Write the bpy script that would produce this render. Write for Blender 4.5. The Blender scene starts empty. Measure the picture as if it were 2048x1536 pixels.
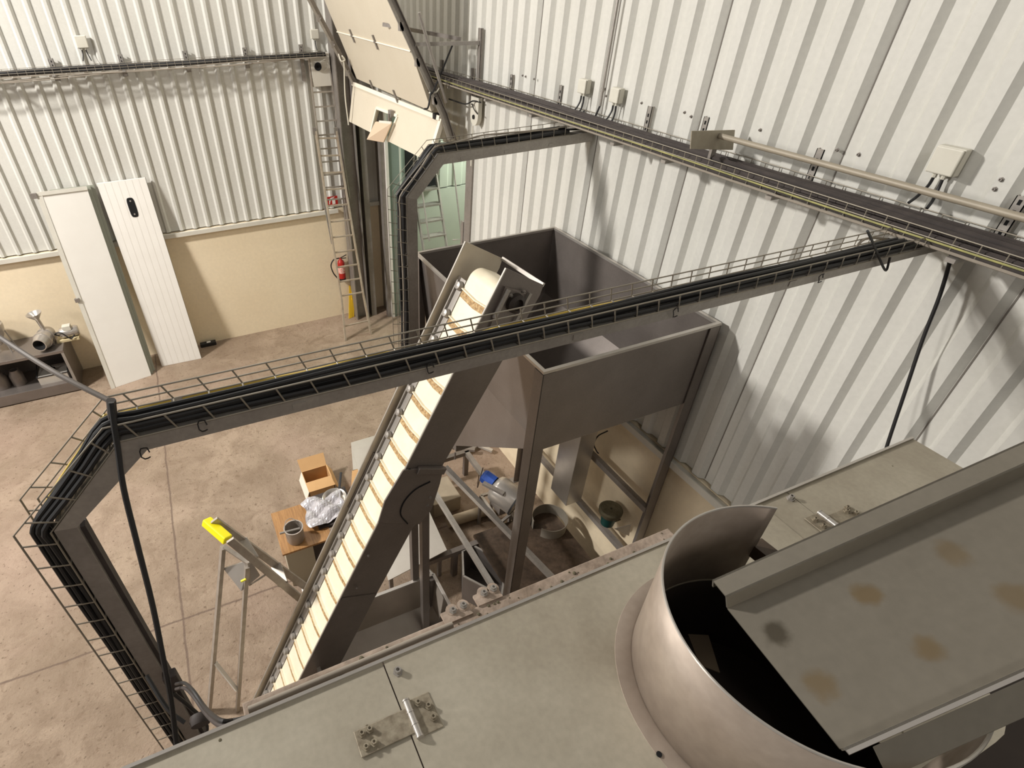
import bpy, math, random
import numpy as np
from mathutils import Vector, Matrix

S = bpy.context.scene
COL = S.collection
random.seed(7)

# ------------------------------------------------------------------ camera
CAM_H = 5.5
YAW, PITCH, ROLL, FOC, CX, CY = -0.3996, 0.6592, 0.0142, 1118.0, 838.0, 802.7
def _rot():
    cy, sy = math.cos(YAW), math.sin(YAW); cp, sp = math.cos(PITCH), math.sin(PITCH)
    cr, sr = math.cos(ROLL), math.sin(ROLL)
    right = np.array([cy, sy, 0]); fh = np.array([-sy, cy, 0]); up = np.array([0, 0, 1.0])
    fwd = fh*cp - up*sp; down = -(fh*sp + up*cp)
    return np.array([right*cr + down*sr, -right*sr + down*cr, fwd])
RM = _rot()
def ray(u, v): return RM.T @ np.array([(u-CX)/FOC, (v-CY)/FOC, 1.0])
def P(u, v, x=None, y=None, z=None):
    """point of the place seen at photo pixel (u, v), on the real plane x, y or z = const"""
    d = ray(u, v); o = np.array([0, 0, CAM_H])
    t = (z-CAM_H)/d[2] if z is not None else (y/d[1] if y is not None else x/d[0])
    return Vector(o + d*t)
def PP(u, v, p0, n):
    d = Vector(ray(u, v)); o = Vector((0, 0, CAM_H))
    return o + d*((Vector(p0)-o).dot(n)/d.dot(n))

cam = bpy.data.objects.new('camera', bpy.data.cameras.new('camera'))
COL.objects.link(cam); S.camera = cam
cam.location = (0, 0, CAM_H)
X, Yd, F = [Vector(r) for r in RM]
cam.rotation_euler = Matrix((X, -Yd, -F)).transposed().to_euler()
cam.data.sensor_fit = 'HORIZONTAL'; cam.data.sensor_width = 36
cam.data.lens = FOC*36/2048
cam.data.shift_x = (1024-CX)/2048
cam.data.shift_y = -(768-CY)/2048
cam.data.clip_start = 0.02

# ------------------------------------------------------------------ world, main hall lamp and added fill lamps
w = bpy.data.worlds.new('hall_light'); S.world = w; w.use_nodes = True
bg = w.node_tree.nodes['Background']; bg.inputs[0].default_value = (1.0, 0.95, 0.88, 1); bg.inputs[1].default_value = 0.21
def lamp(name, loc, energy, size, color, target=None):
    l = bpy.data.lights.new(name, 'AREA'); l.shape = 'DISK'; l.size = size; l.energy = energy; l.color = color
    o = bpy.data.objects.new(name, l); COL.objects.link(o); o.location = loc
    d = (Vector(target) if target else Vector((loc[0], loc[1], 0))) - Vector(loc)
    o.rotation_euler = d.to_track_quat('-Z', 'Y').to_euler()
    return o
lamp('hall_or_fill_lamp', (-5.6, 6.3, 8.3), 1120, 0.75, (1.0, 0.965, 0.925), (-1.5, 5.0, 0.0))
lamp('hall_or_fill_lamp', (-10.5, 3.5, 7.0), 330, 1.4, (1.0, 0.965, 0.925), (1.5, 2.0, 2.5))  # added unseen fill lamp, evens out the right wall
lamp('hall_or_fill_lamp', (0.6, -3.0, 8.8), 45, 1.0, (1.0, 0.965, 0.925), (1.5, 3.0, 3.0))  # added unseen weak fill from the camera side
lamp('hall_or_fill_lamp', (0.6, 8.6, 8.8), 110, 0.8, (1.0, 0.965, 0.925), (1.2, 7.6, 0.0))  # added unseen lamp that brightens the wall above the gateway
pl = bpy.data.lights.new('annex_lamp', 'POINT'); pl.energy = 260; pl.color = (0.96, 1.0, 0.95); pl.shadow_soft_size = 0.3
po = bpy.data.objects.new('annex_lamp', pl); COL.objects.link(po); po.location = (6.1, 8.9, 4.0)
S.view_settings.view_transform = 'Standard'; S.view_settings.look = 'None'
S.view_settings.gamma = 1; S.view_settings.exposure = 0.0

# ------------------------------------------------------------------ materials
def lin(c):
    r = [(x/255.0) for x in c]
    return tuple(x/12.92 if x <= .04045 else ((x+.055)/1.055)**2.4 for x in r)
MATS = {}
def mat(name, rgb, rough=0.6, metal=0.0, n1=0.0, scale=4.0, dark=None, n2=0.0, scale2=30.0, bump=0.0, stretch=None, spec=0.5, emit=None):
    """base colour, large mottling towards `dark`, fine grain n2, bump"""
    if name in MATS: return MATS[name]
    m = bpy.data.materials.new(name); m.use_nodes = True; nt = m.node_tree; N = nt.nodes; L = nt.links
    b = N['Principled BSDF']; b.inputs['Roughness'].default_value = rough; b.inputs['Metallic'].default_value = metal
    b.inputs['Specular IOR Level'].default_value = spec
    c = lin(rgb)+(1,); b.inputs['Base Color'].default_value = c
    tc = N.new('ShaderNodeTexCoord'); mp = N.new('ShaderNodeMapping'); L.new(tc.outputs['Object'], mp.inputs[0])
    if stretch: mp.inputs['Scale'].default_value = stretch
    last = None
    if n1 > 0 or n2 > 0:
        t = N.new('ShaderNodeTexNoise'); t.inputs['Scale'].default_value = scale; t.inputs['Detail'].default_value = 6; t.inputs['Roughness'].default_value = .6
        L.new(mp.outputs[0], t.inputs[0])
        r = N.new('ShaderNodeMapRange'); r.inputs[1].default_value = .35; r.inputs[2].default_value = .68; L.new(t.outputs[0], r.inputs[0])
        mx = N.new('ShaderNodeMix'); mx.data_type = 'RGBA'
        dk = lin(dark) if dark else tuple(x*.6 for x in c[:3])
        mu = N.new('ShaderNodeMath'); mu.operation = 'MULTIPLY'; mu.inputs[1].default_value = n1; L.new(r.outputs[0], mu.inputs[0])
        L.new(mu.outputs[0], mx.inputs[0]); mx.inputs[6].default_value = c; mx.inputs[7].default_value = dk+(1,)
        out = mx.outputs[2]
        if n2 > 0:
            t2 = N.new('ShaderNodeTexNoise'); t2.inputs['Scale'].default_value = scale2; t2.inputs['Detail'].default_value = 4; L.new(mp.outputs[0], t2.inputs[0])
            r2 = N.new('ShaderNodeMapRange'); r2.inputs[1].default_value = .3; r2.inputs[2].default_value = .7; r2.inputs[3].default_value = 1-n2; r2.inputs[4].default_value = 1+n2*.5
            L.new(t2.outputs[0], r2.inputs[0])
            m2 = N.new('ShaderNodeMix'); m2.data_type = 'RGBA'; m2.blend_type = 'MULTIPLY'; m2.inputs[0].default_value = 1
            L.new(out, m2.inputs[6]); L.new(r2.outputs[0], m2.inputs[7]); out = m2.outputs[2]
        L.new(out, b.inputs['Base Color']); last = t
    if bump > 0:
        t3 = N.new('ShaderNodeTexNoise'); t3.inputs['Scale'].default_value = scale2; t3.inputs['Detail'].default_value = 5; L.new(mp.outputs[0], t3.inputs[0])
        bp = N.new('ShaderNodeBump'); bp.inputs['Strength'].default_value = bump; bp.inputs['Distance'].default_value = .02
        L.new(t3.outputs[0], bp.inputs['Height']); L.new(bp.outputs[0], b.inputs['Normal'])
    if emit: b.inputs['Emission Color'].default_value = lin(emit)+(1,); b.inputs['Emission Strength'].default_value = 1
    MATS[name] = m; return m

M_wall = mat('painted_white_sheet', (210, 208, 200), .5, 0, .25, 1.3, (190, 188, 176), .04, 40)
M_plinth = mat('cream_plinth', (238, 222, 192), .38, 0, .35, .9, (228, 208, 174), .04, 25)
M_trim = mat('white_trim', (216, 212, 200), .45, 0, .3, 3, (180, 174, 160))
M_galv = mat('galvanised_steel', (170, 164, 156), .42, .45, .5, 6, (136, 130, 124), .1, 60)
M_galvd = mat('dull_galvanised_steel', (150, 143, 136), .5, .4, .5, 7, (122, 115, 108), .1, 50)
M_wire = mat('zinc_wire', (150, 142, 128), .45, .5, .3, 20)
M_ss = mat('stainless_sheet', (138, 130, 124), .36, .62, .45, 2.2, (108, 100, 94), .06, 90)
M_ssd = mat('stainless_dull', (132, 124, 118), .42, .5, .5, 3, (110, 102, 96), .06, 80)
M_ssl = mat('stainless_bright', (190, 184, 176), .3, .6, .3, 5, (150, 142, 132))
M_mach = mat('machine_top_steel', (186, 178, 160), .42, .3, .8, 3.4, (154, 144, 126), .07, 90, bump=.015)
M_chute = mat('chute_steel', (140, 133, 120), .36, .45, .5, 4.0, (120, 113, 100), .05, 70)
M_hinge = mat('grimy_hinge_steel', (162, 152, 132), .5, .3, .9, 60, (118, 106, 88), .1, 200)
M_seam = mat('dark_sheet_seam', (112, 106, 98), .6)
M_casing = mat('dark_brown_casing', (58, 46, 38), .7, 0, .7, 3, (38, 30, 25))
M_cyl = mat('rolled_steel', (166, 152, 138), .5, .3, .6, 7, (128, 112, 98), .08, 50)
M_dirt = mat('dirty_steel', (178, 160, 144), .75, .1, .8, 9, (134, 116, 98), .2, 60, bump=.15)
M_belt = mat('cream_belt', (236, 226, 202), .5, 0, .35, 7, (226, 208, 168), .03, 60)
M_cleat = mat('brown_cleat', (206, 176, 126), .7, 0, 1.0, 60, (136, 98, 54), .2, 90, bump=.3)
M_black = mat('black_rubber', (26, 25, 25), .55, 0, .3, 20, (40, 38, 38))
M_cabg = mat('dusty_dark_cable', (66, 58, 54), .7, 0, .7, 12, (44, 38, 36))
M_grey = mat('grey_cable', (150, 140, 126), .6, 0, .4, 10)
M_yel = mat('yellow_cable', (206, 176, 72), .5, 0, .3, 10, (170, 150, 70))
M_ygr = mat('yellow_green_cable', (178, 172, 108), .5, 0, .8, 8, (120, 122, 84))
M_hole = mat('black_void', (6, 6, 6), .9)
M_box = mat('off_white_plastic', (210, 206, 192), .5, 0, .3, 6, (186, 180, 162))
M_red = mat('red_enamel', (176, 34, 26), .35, 0, .2, 6)
M_white = mat('white_paint', (234, 230, 222), .45, 0, .2, 3, (216, 210, 200))
M_door = mat('cream_sandwich_panel', (214, 204, 184), .5, 0, .3, 2.0, (200, 188, 166), .03, 60)
M_doorw = mat('pale_panel_edge', (236, 228, 210), .45)
M_alu = mat('aluminium', (178, 170, 160), .4, .5, .5, 14, (138, 128, 116))
M_ladder = mat('worn_ladder_aluminium', (186, 174, 156), .5, .3, .6, 9, (150, 128, 106))
M_hiyel = mat('bright_yellow_plastic', (250, 236, 20), .4, 0, .1, 30)
M_oak = mat('oak_laminate', (172, 128, 78), .5, 0, .8, 6, (132, 92, 52), .15, 40, stretch=(12, 1, 1))
M_card = mat('cardboard', (200, 158, 108), .8, 0, .3, 5, (172, 130, 84))
M_teal = mat('pale_teal_paint', (184, 190, 176), .5, 0, .3, 1.5, (168, 176, 162))
M_teal2 = mat('grey_teal_paint', (128, 142, 132), .5, 0, .3, 1.5, (112, 128, 118))
M_blue = mat('blue_plastic', (40, 84, 176), .45, 0, .3, 20)
M_brown = mat('brown_stained_steel', (92, 76, 62), .5, .2, .9, 4, (56, 45, 36), .3, 30)
M_moss = mat('mossy_metal', (104, 96, 74), .8, 0, .8, 20, (72, 66, 46))
M_tealdark = mat('dark_teal_plastic', (14, 62, 58), .4)
M_sign = mat('safety_yellow', (232, 190, 40), .45)
M_mono = mat('pale_steel_plate', (196, 190, 180), .4, .3, .4, 3, (170, 162, 150))
M_stain = mat('rust_brown_stain', (132, 112, 80), .5, .2, .9, 30, (112, 96, 74), .1, 60)
M_annexfloor = mat('annex_floor', (120, 120, 108), .8)

# clear plastic
M_plastic = bpy.data.materials.new('clear_plastic_film'); M_plastic.use_nodes = True
_b = M_plastic.node_tree.nodes['Principled BSDF']; _b.inputs['Base Color'].default_value = (.85, .85, .86, 1); _b.inputs['Roughness'].default_value = .12
_b.inputs['Alpha'].default_value = .55; _b.inputs['Specular IOR Level'].default_value = 1.0

# concrete floor with saw joints, stains
def concrete():
    m = bpy.data.materials.new('worn_concrete'); m.use_nodes = True; nt = m.node_tree; N = nt.nodes; L = nt.links
    b = N['Principled BSDF']; b.inputs['Roughness'].default_value = .62
    g = N.new('ShaderNodeNewGeometry'); sep = N.new('ShaderNodeSeparateXYZ'); L.new(g.outputs['Position'], sep.inputs[0])
    def noise(sc, det=8, rough=.65, dist=0):
        t = N.new('ShaderNodeTexNoise'); t.inputs['Scale'].default_value = sc; t.inputs['Detail'].default_value = det
        t.inputs['Roughness'].default_value = rough; t.inputs['Distortion'].default_value = dist; L.new(g.outputs['Position'], t.inputs[0]); return t
    def rng(src, a, c, lo=0, hi=1):
        r = N.new('ShaderNodeMapRange'); r.inputs[1].default_value = a; r.inputs[2].default_value = c; r.inputs[3].default_value = lo; r.inputs[4].default_value = hi
        L.new(src, r.inputs[0]); return r.outputs[0]
    def mix(f, a, c, mode='MIX'):
        x = N.new('ShaderNodeMix'); x.data_type = 'RGBA'; x.blend_type = mode
        if isinstance(f, float): x.inputs[0].default_value = f
        else: L.new(f, x.inputs[0])
        for i, q in ((6, a), (7, c)):
            if isinstance(q, tuple): x.inputs[i].default_value = q
            else: L.new(q, x.inputs[i])
        return x.outputs[2]
    base = mix(rng(noise(.8, 6, .6, .4).outputs[0], .38, .64), lin((164, 144, 123))+(1,), lin((140, 121, 101))+(1,))
    base = mix(rng(noise(2.6, 8, .7, .8).outputs[0], .44, .62, 0, .75), base, lin((128, 108, 88))+(1,))
    base = mix(rng(noise(13, 6, .7, .5).outputs[0], .55, .68, 0, .8), base, lin((120, 98, 78))+(1,))
    base = mix(rng(noise(.45, 4, .5).outputs[0], .5, .7, 0, .5), base, lin((180, 154, 138))+(1,))
    base = mix(rng(noise(70, 3).outputs[0], .35, .7, 0, .25), base, lin((124, 104, 84))+(1,))
    # pits
    v = N.new('ShaderNodeTexNoise'); v.inputs['Scale'].default_value = 26; v.inputs['Detail'].default_value = 2; L.new(g.outputs['Position'], v.inputs[0])
    base = mix(rng(v.outputs[0], .65, .71, 0, .75), base, lin((98, 78, 60))+(1,))
    wob = noise(3, 3)
    def joint(axis, pos, width, amt):
        global _
        a = N.new('ShaderNodeMath'); a.operation = 'ADD'; L.new(sep.outputs[axis], a.inputs[0])
        w_ = N.new('ShaderNodeMath'); w_.operation = 'MULTIPLY'; w_.inputs[1].default_value = .04; L.new(wob.outputs[0], w_.inputs[0]); L.new(w_.outputs[0], a.inputs[1])
        s_ = N.new('ShaderNodeMath'); s_.operation = 'SUBTRACT'; L.new(a.outputs[0], s_.inputs[0]); s_.inputs[1].default_value = pos+.02
        ab = N.new('ShaderNodeMath'); ab.operation = 'ABSOLUTE'; L.new(s_.outputs[0], ab.inputs[0])
        return rng(ab.outputs[0], width*.4, width, amt, 0)
    jx = P(363, 1240, z=0); jc = mix(joint(1, jx.y, .016, .75), base, lin((96, 76, 64))+(1,))
    jx2 = P(360, 1180, z=0); jc = mix(joint(0, jx2.x, .016, .75), jc, lin((96, 76, 64))+(1,))
    L.new(jc, b.inputs['Base Color'])
    bp = N.new('ShaderNodeBump'); bp.inputs['Strength'].default_value = .9; bp.inputs['Distance'].default_value = .02
    L.new(noise(24, 8, .7).outputs[0], bp.inputs['Height']); L.new(bp.outputs[0], b.inputs['Normal'])
    return m
M_floor = concrete()

# ------------------------------------------------------------------ mesh helpers
class MB:
    def __init__(s): s.v = []; s.f = []
    def add(s, vs, fs):
        n = len(s.v); s.v += [Vector(a) for a in vs]; s.f += [tuple(i+n for i in f) for f in fs]; return s
    def box(s, a, b):
        x0, x1 = sorted((a[0], b[0])); y0, y1 = sorted((a[1], b[1])); z0, z1 = sorted((a[2], b[2]))
        return s.add([(x0,y0,z0),(x1,y0,z0),(x1,y1,z0),(x0,y1,z0),(x0,y0,z1),(x1,y0,z1),(x1,y1,z1),(x0,y1,z1)],
                     [(0,3,2,1),(4,5,6,7),(0,1,5,4),(1,2,6,5),(2,3,7,6),(3,0,4,7)])
    def bar(s, a, b, w, h, up=(0,0,1)):
        """rectangular bar from a to b; h along up, w across"""
        a = Vector(a); b = Vector(b); d = (b-a).normalized(); up = Vector(up)
        side = d.cross(up)
        if side.length < 1e-4: side = d.cross(Vector((1, 0, 0)))
        side.normalize(); u2 = side.cross(d).normalized()
        q = [(-w/2, -h/2), (w/2, -h/2), (w/2, h/2), (-w/2, h/2)]
        vs = [a+side*i+u2*j for i, j in q]+[b+side*i+u2*j for i, j in q]
        return s.add(vs, [(3,2,1,0),(4,5,6,7),(0,1,5,4),(1,2,6,5),(2,3,7,6),(3,0,4,7)])
    def chan(s, a, b, w, h, t, up=(0,0,1)):
        """C channel: web across w, flanges of height h towards up"""
        a = Vector(a); b = Vector(b); d = (b-a).normalized(); up = Vector(up); side = d.cross(up).normalized(); u2 = side.cross(d).normalized()
        s.bar(a, b, w, t, up)
        for k in (-1, 1):
            o = side*(k*(w/2-t/2))+u2*(h/2); s.bar(a+o, b+o, t, h, up)
        return s
    def plate(s, pts, th, n=None):
        """flat polygon with thickness th, extruded along -n"""
        pts = [Vector(p) for p in pts]
        if n is None:
            n = (pts[1]-pts[0]).cross(pts[2]-pts[0]).normalized()
        n = Vector(n).normalized(); k = len(pts)
        vs = pts+[p-n*th for p in pts]
        fs = [tuple(range(k)), tuple(range(2*k-1, k-1, -1))]+[(i, k+i, k+(i+1) % k, (i+1) % k) for i in range(k)]
        return s.add(vs, fs)
    def tube(s, pts, r, n=8, cap=True):
        pts = [Vector(p) for p in pts]; rings = []
        prev = None
        for i, p in enumerate(pts):
            d = (pts[min(i+1, len(pts)-1)]-pts[max(i-1, 0)]).normalized()
            if prev is None:
                a = d.cross(Vector((0, 0, 1)))
                if a.length < .05: a = d.cross(Vector((1, 0, 0)))
            else:
                a = prev - d*prev.dot(d)
            a.normalize(); prev = a; b = d.cross(a)
            rr = r[i] if isinstance(r, (list, tuple)) else r
            rings.append([p+(a*math.cos(2*math.pi*j/n)+b*math.sin(2*math.pi*j/n))*rr for j in range(n)])
        vs = [q for R_ in rings for q in R_]; fs = []
        for i in range(len(pts)-1):
            for j in range(n):
                fs.append((i*n+j, i*n+(j+1) % n, (i+1)*n+(j+1) % n, (i+1)*n+j))
        if cap: fs.append(tuple(range(n-1, -1, -1))); fs.append(tuple(range((len(pts)-1)*n, len(pts)*n)))
        return s.add(vs, fs)
    def lathe(s, prof, o, axis=(0,0,1), n=28, a0=0, a1=2*math.pi):
        o = Vector(o); ax = Vector(axis).normalized(); e = ax.cross(Vector((0, 1, 0)))
        if e.length < .1: e = ax.cross(Vector((1, 0, 0)))
        e.normalize(); g = ax.cross(e); full = abs(a1-a0-2*math.pi) < 1e-6
        k = n if full else n+1; vs = []; fs = []
        for (r, h) in prof:
            for j in range(k):
                t = a0+(a1-a0)*j/n; vs.append(o+ax*h+(e*math.cos(t)+g*math.sin(t))*max(r, 1e-5))
        for i in range(len(prof)-1):
            for j in range(n):
                j2 = (j+1) % k; fs.append((i*k+j, i*k+j2, (i+1)*k+j2, (i+1)*k+j))
        return s.add(vs, fs)
    def build(s, name, m, parent=None, smooth=False, bevel=0, th=0, label=None):
        o = link(name, s.v, s.f, m, parent, smooth)
        if th:
            md = o.modifiers.new('solid', 'SOLIDIFY'); md.thickness = th; md.offset = 0
        if bevel:
            md = o.modifiers.new('bevel', 'BEVEL'); md.width = bevel; md.segments = 2; md.limit_method = 'ANGLE'
        if label: o['label'] = label
        return o
def wloc(o):
    l = Vector((0, 0, 0))
    while o: l += o.location; o = o.parent
    return l
def link(name, vs, fs, m, parent, smooth):
    if parent: off = wloc(parent); loc = Vector((0, 0, 0))
    else:
        xs = [v.x for v in vs]; ys = [v.y for v in vs]; zs = [v.z for v in vs]
        off = Vector(((min(xs)+max(xs))/2, (min(ys)+max(ys))/2, min(zs))); loc = off
    me = bpy.data.meshes.new(name); me.from_pydata([tuple(v-off) for v in vs], [], fs); me.update()
    if m: me.materials.append(m)
    if smooth:
        for p in me.polygons: p.use_smooth = True
        try: me.set_sharp_from_angle(angle=math.radians(40))
        except Exception: pass
    o = bpy.data.objects.new(name, me); COL.objects.link(o); o.location = loc
    if parent: o.parent = parent
    return o
def tag(o, label, cat, group=None, kind=None):
    o['label'] = label; o['category'] = cat
    if group: o['group'] = group
    if kind: o['kind'] = kind
    return o
def thing(name, label, cat, loc, group=None, kind=None):
    o = bpy.data.objects.new(name, None); COL.objects.link(o); o.location = loc; o.empty_display_size = .05
    return tag(o, label, cat, group, kind)
def struct(o): o['kind'] = 'structure'; return o
def curve_pts(pts, n=8):
    """Catmull-Rom through pts"""
    pts = [Vector(p) for p in pts]; q = [pts[0]*2-pts[1]]+pts+[pts[-1]*2-pts[-2]]; out = []
    for i in range(1, len(q)-2):
        a, b, c, d = q[i-1:i+3]
        for k in range(n):
            t = k/n
            out.append(.5*((2*b)+(c-a)*t+(2*a-5*b+4*c-d)*t*t+(3*b-a-3*c+d)*t**3))
    out.append(pts[-1]); return out
def resample(pts, step):
    pts = [Vector(p) for p in pts]; out = []
    for a, b in zip(pts, pts[1:]):
        n = max(1, int((b-a).length/step))
        out += [a.lerp(b, k/n) for k in range(n)]
    out.append(pts[-1]); return out
def bolt(mb, p, r=.009, h=.01, axis=(0,0,1)):
    mb.lathe([(r*1.5, 0), (r*1.5, h*.3), (r, h*.3), (r, h), (r*.55, h), (r*.5, h*.55), (0, h*.5)], p, axis, 6)

# ------------------------------------------------------------------ setting
XW, YB = 3.4, 9.82           # right wall, back wall
TOP = 9.0
struct(MB().box((-9, -4, -.1), (XW+3.4, 12, 0)).build('floor', M_floor))

def corrugated(name, horiz_axis, a0, a1, z0, z1, pos, phase, pitch, crest, web, depth, sign, mat_):
    """sheet along x (axis 0) or y (axis 1); depth towards the room (sign)"""
    mb = MB(); prof = []
    t = phase + math.floor((a0-phase)/pitch)*pitch
    while t < a1+pitch:
        prof += [(t, 0), (t+web, depth), (t+web+crest, depth), (t+2*web+crest, 0)]
        t += pitch
    prof = [(p, d) for p, d in prof if a0 <= p <= a1]
    prof = [(a0, 0 if True else 0)]+prof+[(a1, prof[-1][1])]
    vs = []
    for p, d in prof:
        for z in (z0, z1):
            vs.append((p, pos+sign*d, z) if horiz_axis == 0 else (pos+sign*d, p, z))
    fs = [(2*i, 2*i+2, 2*i+3, 2*i+1) for i in range(len(prof)-1)]
    mb.add(vs, fs)
    # solid backing so no light leaks
    if horiz_axis == 0: mb.box((a0, pos+.02, z0), (a1, pos+.10, z1))
    else: mb.box((pos+.02, a0, z0), (pos+.10, a1, z1))
    return struct(mb.build(name, mat_))
corrugated('wall_back', 0, -9, XW+.02, 2.14, TOP, YB, -.041-.045, .2133, .035, .027, .032, -1, M_wall)
struct(MB().box((-9, YB-.02, 0), (XW, YB+.1, 2.12)).build('wall_back_plinth', M_plinth))
struct(MB().box((-9, YB-.085, 2.085), (2.6, YB-.01, 2.115)).box((-9, YB-.09, 2.06), (2.6, YB-.075, 2.125)).build('trim_1', M_trim))
struct(MB().box((3.0, YB-.085, 2.085), (XW, YB-.01, 2.15)).build('trim_2', M_trim))
OPEN0, OPEN1, OPENZ = 6.27, 9.28, 3.72      # gateway in the right wall
RPH = 5.375-.06
corrugated('wall_right', 1, -4, OPEN0, 2.16, TOP, XW, RPH, .2036, .068, .032, .036, -1, M_wall)
corrugated('wall_right_above_gateway', 1, OPEN0, YB, OPENZ, TOP, XW, RPH, .2036, .068, .032, .036, -1, M_wall)
struct(MB().box((XW-.02, -4, 0), (XW+.1, OPEN0, 2.14)).build('wall_right_plinth', M_plinth))
for k in range(5):
    y_ = RPH-.006-.2036*(1+5*k)
    MB().box((XW-.003, y_-.0035, 2.17), (XW+.001, y_+.0035, TOP)).build('sheet_seam', M_seam, bpy.data.objects['wall_right'])
struct(MB().box((XW-.09, -4, 2.085), (XW-.01, OPEN0-.1, 2.125)).box((XW-.09, -4, 2.125), (XW-.078, OPEN0-.1, 2.15)).build('trim_3', M_trim))
# short return of the right wall beside the corner, gateway jambs
struct(MB().box((XW, OPEN1, 0), (XW+.32, OPEN1+.1, OPENZ+.3)).build('wall_gateway_return', M_teal2))
struct(MB().box((XW-.03, OPEN1-.02, 0), (XW+.02, OPEN1+.03, OPENZ)).build('trim_4', M_white))
struct(MB().box((XW-.10, OPEN1+.03, 0), (XW, OPEN1+.15, OPENZ)).box((XW-.02, OPEN1+.15, 0), (XW, YB, OPENZ)).build('trim_5', M_galvd))
struct(MB().box((XW-.06, OPEN0-.10, 0), (XW+.08, OPEN0+.06, OPENZ+.02)).box((XW-.07, OPEN0+.06, 0), (XW-.03, OPEN0+.12, 2.9)).build('trim_6', M_galvd))
# room beyond the gateway
AY = 10.05
corrugated('wall_annex', 0, XW+.3, XW+3.4, 2.14, 5.0, AY, XW+.4, .30, .16, .03, .03, -1, M_teal)
struct(MB().box((XW+.3, AY-.02, 0), (XW+3.4, AY+.1, 2.12)).build('wall_annex_plinth', M_teal))
struct(MB().box((XW+3.3, 5.0, 0), (XW+3.4, AY, 5.0)).build('wall_annex_side', M_teal))
struct(MB().box((XW+.1, 5.0, 0), (XW+3.4, 5.1, 5.0)).build('wall_annex_near', M_teal))
struct(MB().box((XW+.1, 5.0, 4.95), (XW+3.4, AY+.1, 5.05)).build('ceiling_annex', M_teal))
# steel stanchion on the back wall by the corner
c0 = P(714, 640, z=0); c1 = P(744, 640, z=0)
mb = MB(); yc = 9.45
mb.box((2.70, yc, 0), (2.715, yc+.30, 6)).box((2.93, yc, 0), (2.945, yc+.30, 6)).box((2.715, yc+.12, 0), (2.93, yc+.14, 6))
struct(mb.build('trim_7', M_galvd))
mb = MB(); mb.box((3.02, 9.5, 0), (3.12, 9.75, 5.5))
struct(mb.build('trim_8', M_galvd))
# drain cover lines in floor
# ------------------------------------------------------------------ cable supports
def zlow(x): return 4.452-.014*x
YN = 1.36
def slope(pts_mid, off): return [p+off for p in pts_mid]
def basket(name, path, outs, y0, y1, h, step, label, cat='cable tray', r=.0028, base=.0):
    """open wire basket tray following `path` (points of its floor, x-z plane at y0..y1) with its sides standing `h` along `outs`"""
    t = thing(name, label, cat, path[0])
    for yy in (y0, y1):
        for k in (0, .5, 1.0):
            if k == .5 and yy == y0: continue
            pts = [Vector((p[0]+o[0]*h*k, yy, p[2]+o[2]*h*k)) for p, o in zip(path, outs)]
            MB().tube(pts, r, 6).build('long_wire', M_wire, t)
    for yy in (y0+(y1-y0)/3, y0+(y1-y0)*2/3):
        MB().tube([Vector((p[0], yy, p[2])) for p in path], r, 6).build('long_wire', M_wire, t)
    for (a, oa), (b, ob) in zip(zip(path, outs), zip(path[1:], outs[1:])):
        a = Vector(a); b = Vector(b); n = max(1, round((b-a).length/step))
        for i in range(n):
            q = a.lerp(b, (i+.5)/n); o = Vector(oa).lerp(Vector(ob), (i+.5)/n)
            U = [Vector((q.x, y0, q.z))+o*h, Vector((q.x, y0, q.z)), Vector((q.x, y1, q.z)), Vector((q.x, y1, q.z))+o*h]
            MB().tube(U, r, 6).build('cross_wire', M_wire, t)
    return t
def portal(label, outer, inner, y, d, foot_x):
    """outer / inner: x-z outlines of foot, corner, corner, wall end"""
    t = thing('cable_support_frame', label, 'steel frame', (foot_x, y, 0))
    for nm, k, m_ in (('post', 0, M_galvd), ('corner_brace', 1, M_galv), ('crossbeam', 2, M_galv)):
        a, b, c, e = outer[k], outer[k+1], inner[k+1], inner[k]
        MB().plate([Vector((p[0], y, p[1])) for p in (a, b, c, e)], d, (0, -1, 0)).build(nm, m_, t)
    x = inner[0][0]
    mb = MB(); mb.box((x, y+d*.35, outer[0][1]), (x+.014, y+d, inner[1][1]-.02)); mb.build('post_channel', M_cabg, t)
    MB().box((foot_x-.05, y-.03, 0), (foot_x+.11, y+d+.03, .012)).build('foot_plate', M_galvd, t)
    for k in (.12, .4, .7):
        q = Vector((inner[2][0], 0, inner[2][1])).lerp(Vector((inner[3][0], 0, inner[3][1])), k)
        MB().box((q.x-.02, y-.003, q.z+.012), (q.x+.02, y, q.z+.034)).build('splice_plate', M_galv, t)
    return t
H1 = .043
portal('near galvanised portal frame in front of the hopper carrying thick black cables',
       [(-.556, .012), (-.556, 4.248), (-.303, 4.499), (3.36, zlow(3.36)+H1)], [(-.500, .012), (-.500, 4.238), (-.250, 4.447), (3.36, zlow(3.36))], YN, .055, -.556)
path = [(-.562, 0, 2.3), (-.562, 0, 4.252), (-.306, 0, 4.503), (3.1, 0, zlow(3.1)+H1-.004)]
outs = [(-1.6, 0, 0), (-1.5, 0, .5), (-.42, 0, 1.0), (0, 0, 1)]
def ext(path): return [Vector(p) for p in path]
basket('wire_cable_tray', ext(path), outs, YN-.006, YN+.14, .054, .1, 'wire basket tray following the near cable support frame')
def zlowf(x): return 4.30+.017*(x-1.96)
YF = 4.1
portal('far galvanised portal frame beyond the hopper beside the gateway',
       [(1.655, .012), (1.655, 4.085), (1.925, 4.375), (3.36, zlowf(3.36)+.075)], [(1.74, .012), (1.74, 4.06), (1.965, 4.297), (3.36, zlowf(3.36))], YF, .09, 1.655)
pathf = [(1.648, 0, .3), (1.648, 0, 4.088), (1.922, 0, 4.380), (3.12, 0, 4.400)]
basket('wire_cable_tray', ext(pathf), outs, YF-.005, YF+.16, .065, .105, 'wire basket tray following the far cable support frame')

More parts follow.
